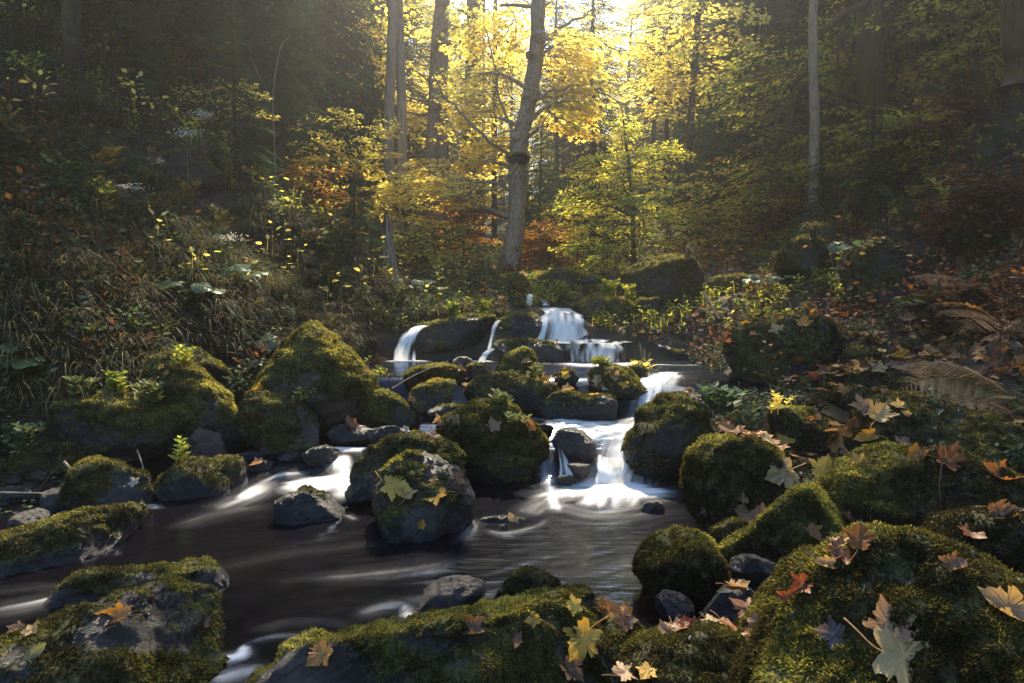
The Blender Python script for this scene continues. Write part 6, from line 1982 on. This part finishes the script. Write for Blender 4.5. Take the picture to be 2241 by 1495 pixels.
fern(1155, 570, 11.8, "brown fern at the right foot of the maple", [(200, 1, .8, .5), (250, 1, .7, .6), (330, 1, .7, .6), (20, 1, .8, .6)], 'fern', .6, .5)
fern(900, 560, 11.0, "rusty fern behind the broken stump", [(200, 1, .8, .5), (250, 1, .7, .6), (330, 1, .7, .6), (20, 1, .8, .6), (290, .9, .6, .6)], 'fern', .7, .4)
fern(960, 480, 12.0, "brown fern left of the maple trunk", [(200, 1, .8, .5), (250, 1, .7, .6), (330, 1, .7, .6), (20, 1, .8, .6)], 'fern', .7, .3)
fern(2050, 600, 6.5, "dark fern on the right slope above the leaf-topped rock", [(200, 1, .5, .6), (230, 1, .4, .7), (170, .9, .6, .6)], 'green', .55, .3)

# butterbur: big round leaves on stalks
def round_leaf(n=18):
    r_ = np.random.default_rng(5)
    a = np.linspace(-math.pi * .92, math.pi * .92, n)
    rr_ = .5 * (1 + .05 * np.cos(a * 9)) * (1 + .12 * np.cos(a))
    pts = np.stack([np.sin(a) * rr_, np.cos(a) * rr_, .10 * np.cos(a * 3) * .5 - .06], 1)
    mid = pts * [.5, .5, .3]
    V = np.vstack([[[0, -.06, .0]], mid, pts])
    F = [[0, 1 + i_, 2 + i_] for i_ in range(n - 1)]
    for i_ in range(n - 1):
        F += [[1 + i_, 1 + n + i_, 2 + n + i_], [1 + i_, 2 + n + i_, 2 + i_]]
    return V, np.array(F)


RL_V, RL_F = round_leaf()


def leafy(name, px, py, d, label, n, hgt, spread, size, mat='broad', tone=.55, shape='round', cat='plant', part='leaf', up=None):
    """a plant of n big leaves, each leaf a part"""
    b = base_at(px, py, d)
    root = tag(empty(name, b), label, cat)
    sb = MB()
    for i_ in range(n):
        a = i_ * 2.4 + rnd.uniform(-.3, .3)
        rr_ = spread * math.sqrt((i_ + .5) / n)
        e_ = np.array([math.cos(a) * rr_, math.sin(a) * rr_ * .7, hgt * rnd.uniform(.6, 1.1)])
        tube(sb, spline([[0, 0, -.03], [e_[0] * .3, e_[1] * .3, e_[2] * .6], e_], 8), np.linspace(.007, .004, 8), 4, .5)
        lb_ = MB()
        nr = np.array([[math.cos(a) * .25, math.sin(a) * .25 - .3, 1.0]]) + rng.normal(0, .15, (1, 3))
        Rm = rots(nr, np.array([rnd.uniform(0, 6.28)]))
        if shape == 'round':
            stamp(lb_, RL_V, RL_F, [e_], Rm, size * rnd.uniform(.7, 1.2), tone + rnd.uniform(-.25, .25))
        else:
            dd = np.array([[math.cos(a), math.sin(a), -.15]])
            for q in ((0, 1), (.8, .8), (-.8, .8)) if shape == 'trio' else ((0, 1),):
                c_, s_ = math.cos(q[0]), math.sin(q[0])
                d2_ = np.array([[dd[0, 0] * c_ - dd[0, 1] * s_, dd[0, 0] * s_ + dd[0, 1] * c_, -.2]])
                stamp(lb_, LEAF_V, LEAF_F, [e_], rots_dir(d2_, nr), size * q[1] * rnd.uniform(.8, 1.2), tone + rnd.uniform(-.2, .2))
        lb_.build(part, M[mat], root)
    sb.build("stalk", M['stalk'], root)
    return root


for (px, py, d, n_, h_, sp_, sz_, lb) in [
    (510, 690, 6.9, 11, .26, .34, .17, "butterbur with pale green round leaves, highest on the left bank"), (620, 715, 6.5, 9, .22, .30, .20, "butterbur with broad leaves just above the pyramid boulder"),
    (400, 740, 6.3, 9, .24, .32, .18, "butterbur with small dark leaves left of the pale green one"), (560, 740, 6.2, 7, .14, .26, .17, "low butterbur between the bright ridge rock and the pyramid boulder"),
    (20, 960, 4.9, 8, .25, .28, .17, "blue-green leafy plant at the left edge beside the low mossy mound"), (910, 635, 9.6, 9, .2, .4, .22, "sunlit butterbur left of the falls under the stump"),
    (1680, 625, 9.0, 9, .2, .4, .18, "round-leaved plant in shade on the right bank"), (1860, 630, 8.0, 8, .2, .35, .16, "round-leaved plant below the black outcrop")]:
    leafy("butterbur_plant", px, py, d, lb, n_, h_, sp_, sz_)


# leafy stems with opposite leaves
def sprig(px, py, d, label, stems, mat='green', tone=.7, L=.25, lf=.06, pairs=7, hang=False, lean=(0, 0), name='leafy_herb', cat='plant'):
    b = base_at(px, py, d)
    root = tag(empty(name, b), label, cat)
    for i_ in range(stems):
        mbs = MB()
        a = rnd.uniform(0, 6.28)
        e_ = np.array([math.cos(a) * L * .4 + lean[0], math.sin(a) * L * .3 + lean[1], L * rnd.uniform(.7, 1.1) * (-1 if hang else 1)])
        o_ = np.array([rnd.uniform(-.06, .06), rnd.uniform(-.05, .05), -.02])
        if hang:
            mid = o_ + np.array([e_[0] * .6, -.10 + e_[1] * .3, .02])
            e_[1] -= .14
        else:
            mid = o_ + e_ * [.2, .2, .6]
        q = spline([o_, mid, o_ + e_], 12)
        tube(mbs, q, np.linspace(.004, .0015, 12), 4, .2)
        tg = np.gradient(q, axis=0)
        for k_ in range(pairs):
            j_ = min(11, 2 + int(k_ * 10 / pairs))
            ph = k_ * 1.57 + i_
            dd = np.array([[math.cos(ph), math.sin(ph) * .7, .25], [-math.cos(ph), -math.sin(ph) * .7, .25]]) + tg[j_] / (np.linalg.norm(tg[j_]) + 1e-6) * .3
            up = np.array([[0, -.2, 1.], [0, -.2, 1.]]) + rng.normal(0, .2, (2, 3))
            stamp(mbs, LEAF_V, LEAF_F, np.array([q[j_], q[j_]]), rots_dir(dd, up), lf * (1.2 - .5 * k_ / pairs) * rnd.uniform(.8, 1.2), np.clip(tone + rng.normal(0, .15, 2), 0, 1))
        mbs.build("stem", M[mat], root)
    return root


SPR_ = [
    (1630, 880, 4.9, "tall green herb in front of the large dark boulder", 7, 'green', .75, .36, .06, 9), (1575, 920, 4.6, "broad-leaved green herb beside the steep mossy boulder", 8, 'broad', .35, .22, .09, 5),
    (1620, 960, 4.3, "dark green herb above the tall mossy boulder", 7, 'broad', .25, .22, .10, 5), (1730, 1000, 3.9, "bright herb with red stalks on the tall mossy boulder", 6, 'green', .85, .14, .05, 6),
    (1490, 1095, 4.1, "green creeping herb at the right shore of the pool", 7, 'green', .8, .16, .06, 6), (1545, 840, 5.5, "tussock herb at the outlet of the upper pool", 7, 'ygreen', .7, .22, .05, 8),
    (390, 1010, 4.45, "small bright sprig on the square-shouldered rock", 3, 'ygreen', .85, .15, .055, 6), (260, 900, 4.9, "ferny green herb on the low mossy mound", 10, 'ygreen', .85, .16, .05, 8),
    (330, 920, 4.8, "drooping herb over the right side of the low mossy mound", 10, 'green', .95, .18, .05, 8), (180, 930, 4.8, "spreading herb over the left side of the low mossy mound", 9, 'green', .9, .16, .05, 8),
    (400, 900, 5.0, "herb climbing the foot of the bright ridge rock", 8, 'ygreen', .8, .16, .045, 8), (60, 1010, 4.5, "dark leafy herb on the small rock at left edge", 8, 'green', .7, .2, .07, 6),
    (840, 780, 6.6, "leafy scrub at the right of the pyramid boulder", 9, 'ygreen', .7, .28, .05, 9), (790, 760, 6.8, "tall green herb behind the pyramid boulder", 8, 'green', .85, .34, .05, 10),
    (1310, 820, 6.0, "pale grassy herb under the heaped leaves on the dam boulder", 6, 'ygreen', .8, .10, .05, 6), (1100, 900, 4.9, "herb on the crown of the shaggy boulder", 6, 'green', .9, .10, .045, 6),
    (1130, 935, 4.75, "herb hanging on the face of the shaggy boulder", 6, 'green', .85, .10, .045, 6), (1330, 690, 8.9, "leafy curtain plant right of the main fall", 12, 'ygreen', .75, .26, .06, 9),
    (1380, 700, 8.9, "leafy plant on the mossy rock right of the main fall", 10, 'ygreen', .7, .24, .06, 8), (990, 720, 8.4, "bright green plant on the wide black ledge", 10, 'ygreen', .9, .22, .06, 8),
    (1060, 700, 8.6, "bright grassy plant above the thin fall", 9, 'ygreen', .95, .22, .05, 8), (1230, 650, 9.7, "green plant behind the main fall", 9, 'ygreen', .85, .2, .05, 8),
    (1170, 880, 5.7, "hanging roots and herb on the moss-capped dam rock", 5, 'green', .8, .16, .04, 7), (660, 900, 5.1, "creeper on the shaded mossy boulder", 6, 'green', .8, .12, .04, 7),
    (1700, 930, 4.2, "yellow-flowered herb beside the low dark mossy rock", 5, 'yellow', .5, .14, .035, 6), (2050, 1080, 2.9, "wiry dark plant between the right boulders", 4, 'green', .3, .3, .03, 5),
    (830, 900, 5.5, "herb at the foot of the olive mossy rock", 6, 'green', .8, .16, .05, 7), (1400, 770, 7.2, "hanging yellow-leaved sprig before the lowest curtain", 4, 'yellow', .35, .30, .10, 4)]
for (px, py, d, lb, st, mt, tn, L_, lf, pr) in SPR_:
    sprig(px, py, d, lb, st, mt, tn, L_, lf, pr)
for (px, py, d, lb, mt, tn, L_, lf) in [
    (420, 280, 8.6, "sapling with pale green drooping leaves on the left slope", 'ygreen', .75, .55, .09), (500, 250, 8.8, "small sapling with yellow tip leaves on the left slope", 'yellow', .8, .6, .08),
    (480, 430, 8.2, "sapling with yellow-orange leaves under the mossy outcrop", 'yellow', .3, .35, .09), (410, 400, 8.2, "orange-leaved seedling left of the yellow-orange one", 'orange', .8, .35, .08),
    (230, 490, 7.4, "seedling with ribbed orange and green leaves on the left slope", 'orange', .7, .3, .12), (60, 200, 8.0, "seedling with pale leaves near the upper left edge", 'ygreen', .6, .4, .10),
    (40, 510, 6.6, "blue-green broad-leaved seedling at the left edge", 'broad', .7, .3, .12), (240, 660, 6.6, "trailing branch with yellow-green leaves low on the left slope", 'ygreen', .75, .35, .09),
    (600, 560, 8.6, "leafy green seedling in the middle of the left slope", 'green', .9, .35, .07), (730, 600, 8.8, "green seedling left of the spruce sapling", 'green', .8, .4, .07),
    (1715, 480, 9.8, "sprig of three lit leaves below the slim pale trunk", 'ygreen', .9, .25, .09), 
    (2080, 210, 8.6, "yellow leaf sprays reaching left on the upper right slope", 'yellow', .75, .45, .08), (960, 560, 11.2, "yellow-green tall herb left of the maple foot", 'ygreen', .6, .6, .09), (1010, 590, 10.8, "light green bushy herb left of the grass clump", 'ygreen', .85, .4, .07),
    (700, 480, 9.5, "brown-green weed on the left slope", 'ygreen', .4, .5, .07), (180, 620, 6.4, "dim green weed low on the left slope", 'green', .6, .3, .07), (330, 600, 7.0, "dark weed above the trailing branch", 'green', .7, .35, .08)]:
    sprig(px, py, d, lb, 5, mt, tn, L_, lf, 7, name='seedling')

# pale seed heads
for (px, py, d, lb) in [(285, 470, 7.2, "weed with the widest pale fluffy seed head on the left slope"), (500, 520, 7.4, "weed with two pale seed heads in the middle of the left slope"), (440, 250, 8.4, "weed with small pale seed head high on the left slope"), (410, 290, 8.2, "faded seed-head weed beside the drooping sapling")]:
    c_ = np.array(P(px, py, d))
    b = base_at(px, py + 60, d)
    root = tag(empty("seed_head_plant", b), lb, 'plant')
    e_ = c_ - b
    if e_[2] < .2:
        e_[2] = .3
    s1 = MB()
    tube(s1, spline([[0, 0, -.02], e_ * [.3, .3, .6], e_], 8), np.linspace(.006, .003, 8), 4, .4)
    s1.build("stem", M['stalk'], root)
    s2 = MB()
    q = rng.normal(0, 1, (130, 3)) * [.09, .06, .022] + e_
    stamp(s2, LEAF_V, LEAF_F, q, rots(rng.normal(0, 1, (130, 3))), .018, rng.random(130))
    s2.build("seed_head", M['white'], root)

# grass clumps
for (px, py, d, n_, L_, tn, lb, dr_) in [
    (1068, 560, 11.6, 130, .85, .85, "pale fountain-shaped grass clump left of the maple foot", None), (1500, 600, 9.2, 80, .6, .5, "grass tuft hanging down the side of the massive upstream boulder", (.5, -.5, 0)),
    (440, 360, 8.3, 80, .5, .4, "grass tuft spilling over the mossy outcrop on the left slope", (.4, -.5, 0)), (220, 430, 7.6, 110, .7, .35, "long dry grass tuft on the left slope below the black trunk", (.6, -.4, 0)),
    (60, 300, 7.4, 120, .8, .3, "long drooping grass clump at the upper left edge", (.7, -.3, 0)), (110, 380, 7.2, 110, .7, .25, "thick grass clump left of the dry tuft", (.7, -.3, 0)),
    (1500, 830, 5.9, 50, .22, .8, "thin upright grass by the upper pool outlet", None), (1780, 545, 9.0, 90, .6, .35, "grass curtain on the mossy outcrop on the right", (-.4, -.5, 0)),
    (1000, 950, 4.7, 60, .22, .75, "grass hanging over the left side of the shaggy boulder", (-.5, -.5, 0)), (1420, 930, 4.6, 50, .20, .75, "grass on the left face of the steep mossy boulder", (-.4, -.6, 0)),
    (700, 760, 5.4, 50, .20, .7, "grass strands on the crown of the pyramid boulder", (.2, -.6, 0)), (1340, 840, 5.8, 50, .16, .9, "pale grass tuft on the dam boulder", (0, -.5, 0))]:
    b = base_at(px, py, d)
    mb = MB()
    grass_blades(mb, (0, 0, -.01), n_, L_, .55, .003 + .0004 * d, .95, tn, dr_)
    o = tag(mb.build("grass_clump", M['grass']), lb, 'grass clump')
    o.location = b

# broken stump
b = base_at(838, 625, 10)
root = tag(empty("broken_stump", b), "splintered broken stump with pale split wood left of the falls", 'stump')
mb = MB()
for k_ in range(9):
    a = k_ * .7
    x_ = math.cos(a) * .11
    y_ = math.sin(a) * .10
    h_ = 1.0 + (x_ > 0) * .12 - rnd.random() * .35
    tube(mb, [[x_ * 1.5, y_ * 1.5, -.2], [x_ * 1.1, y_, h_ * .5], [x_ * .9, y_ * .9, h_ * .85], [x_ * .7, y_ * .8, h_]], [.075, .06, .05, .012], 7, lump=.4, seed=k_)
mb.build("trunk", M['bark_brown'], root, True)
mb = MB()
for x_, y_, h_, r_ in [(.10, -.10, .98, .045), (.15, -.08, .8, .04), (.05, -.13, .7, .03), (.19, -.04, .55, .03)]:
    tube(mb, [[x_ * 1.3, y_, -.25], [x_, y_, h_ * .5], [x_ * .9, y_, h_]], [r_, r_ * .9, r_ * .2], 6, lump=.35, seed=int(h_ * 100))
mb.build("split_wood", M['bark_pale'], root, True)

# fallen sticks and canes
for (pts, r_, mt, lb) in [
    ([(858, 850, 5.75), (910, 820, 5.9), (980, 790, 6.1)], .006, 'bark_pale', "straight pale stick lying across the dam"), ([(0, 1078, 4.1), (120, 1080, 4.15), (240, 1082, 4.2)], .006, 'bark_pale', "long thin cane across the left gravel"),
    ([(140, 1010, 4.3), (175, 1050, 4.25), (188, 1070, 4.2)], .009, 'bark_pale', "pale forked stalk leaning on the rounded mossy boulder"), ([(150, 1000, 4.35), (110, 1040, 4.3), (72, 1090, 4.2)], .005, 'bark_brown', "reddish stalk leaning left of the pale forked stalk"),
    ([(300, 985, 4.6), (312, 1020, 4.5), (318, 1050, 4.3)], .006, 'bark_pale', "bent root hanging down onto the rounded mossy boulder"), ([(2062, 1010, 2.65), (2056, 1080, 2.6), (2066, 1170, 2.55)], .003, 'bark_brown', "pale hanging stalk with dead flower between the right boulders"),
    ([(1420, 600, 9.0), (1450, 590, 8.9)], .004, 'twig', "short twig on the massive upstream boulder"), ([(1540, 640, 8.3), (1575, 700, 7.6)], .02, 'twig', "dark stick stuck in the leafy right bank"),
    ([(600, 440, 9.3), (602, 340, 9.4), (597, 220, 9.6), (612, 110, 9.8), (632, 80, 9.9)], .007, 'bark_pale', "thin bare sapling rising in front of the dark sweeping spruce"), ([(597, 220, 9.6), (570, 170, 9.4), (545, 120, 9.2)], .004, 'bark_pale', "curved bare twig beside the thin bare sapling"),
    ([(520, 340, 8.8), (560, 400, 8.8), (620, 450, 9)], .004, 'bark_pale', "arched bramble cane on the left slope"), ([(360, 590, 7.4), (420, 615, 7.3), (500, 640, 7.2)], .004, 'bark_pale', "long drooping cane low on the left slope"), ([(0, 680, 6.2), (80, 665, 6.3), (200, 655, 6.5)], .004, 'bark_pale', "level cane reaching in from the left edge")]:
    q = spline([np.array(P(*p_)) for p_ in pts], 14)
    c_ = q[0].copy()
    mb = MB()
    tube(mb, q - c_, np.linspace(r_, r_ * .6, 14), 6, lump=.1)
    o = tag(mb.build("stick", M[mt], smooth_=True), lb, 'stick')
    o.location = c_
# ------------------------------------------------------------------ air
bm = bmesh.new()
bmesh.ops.create_cube(bm, size=1)
me = bpy.data.meshes.new("haze")
bm.to_mesh(me)
bm.free()
hzo = obj("haze", me)
hzo.scale = (180, 200, 80)
hzo.location = (0, 85, 36)
m, t, n, l, out = new_mat("haze_air")
pv = n.new("ShaderNodeVolumePrincipled")
pv.inputs['Color'].default_value = (0.92, 0.93, 0.95, 1)
pv.inputs['Density'].default_value = 0.004
pv.inputs['Anisotropy'].default_value = 0.80
l.new(pv.outputs[0], out.inputs['Volume'])
me.materials.append(m)
tag(hzo, "thin sunlit mist in the valley", kind="stuff")
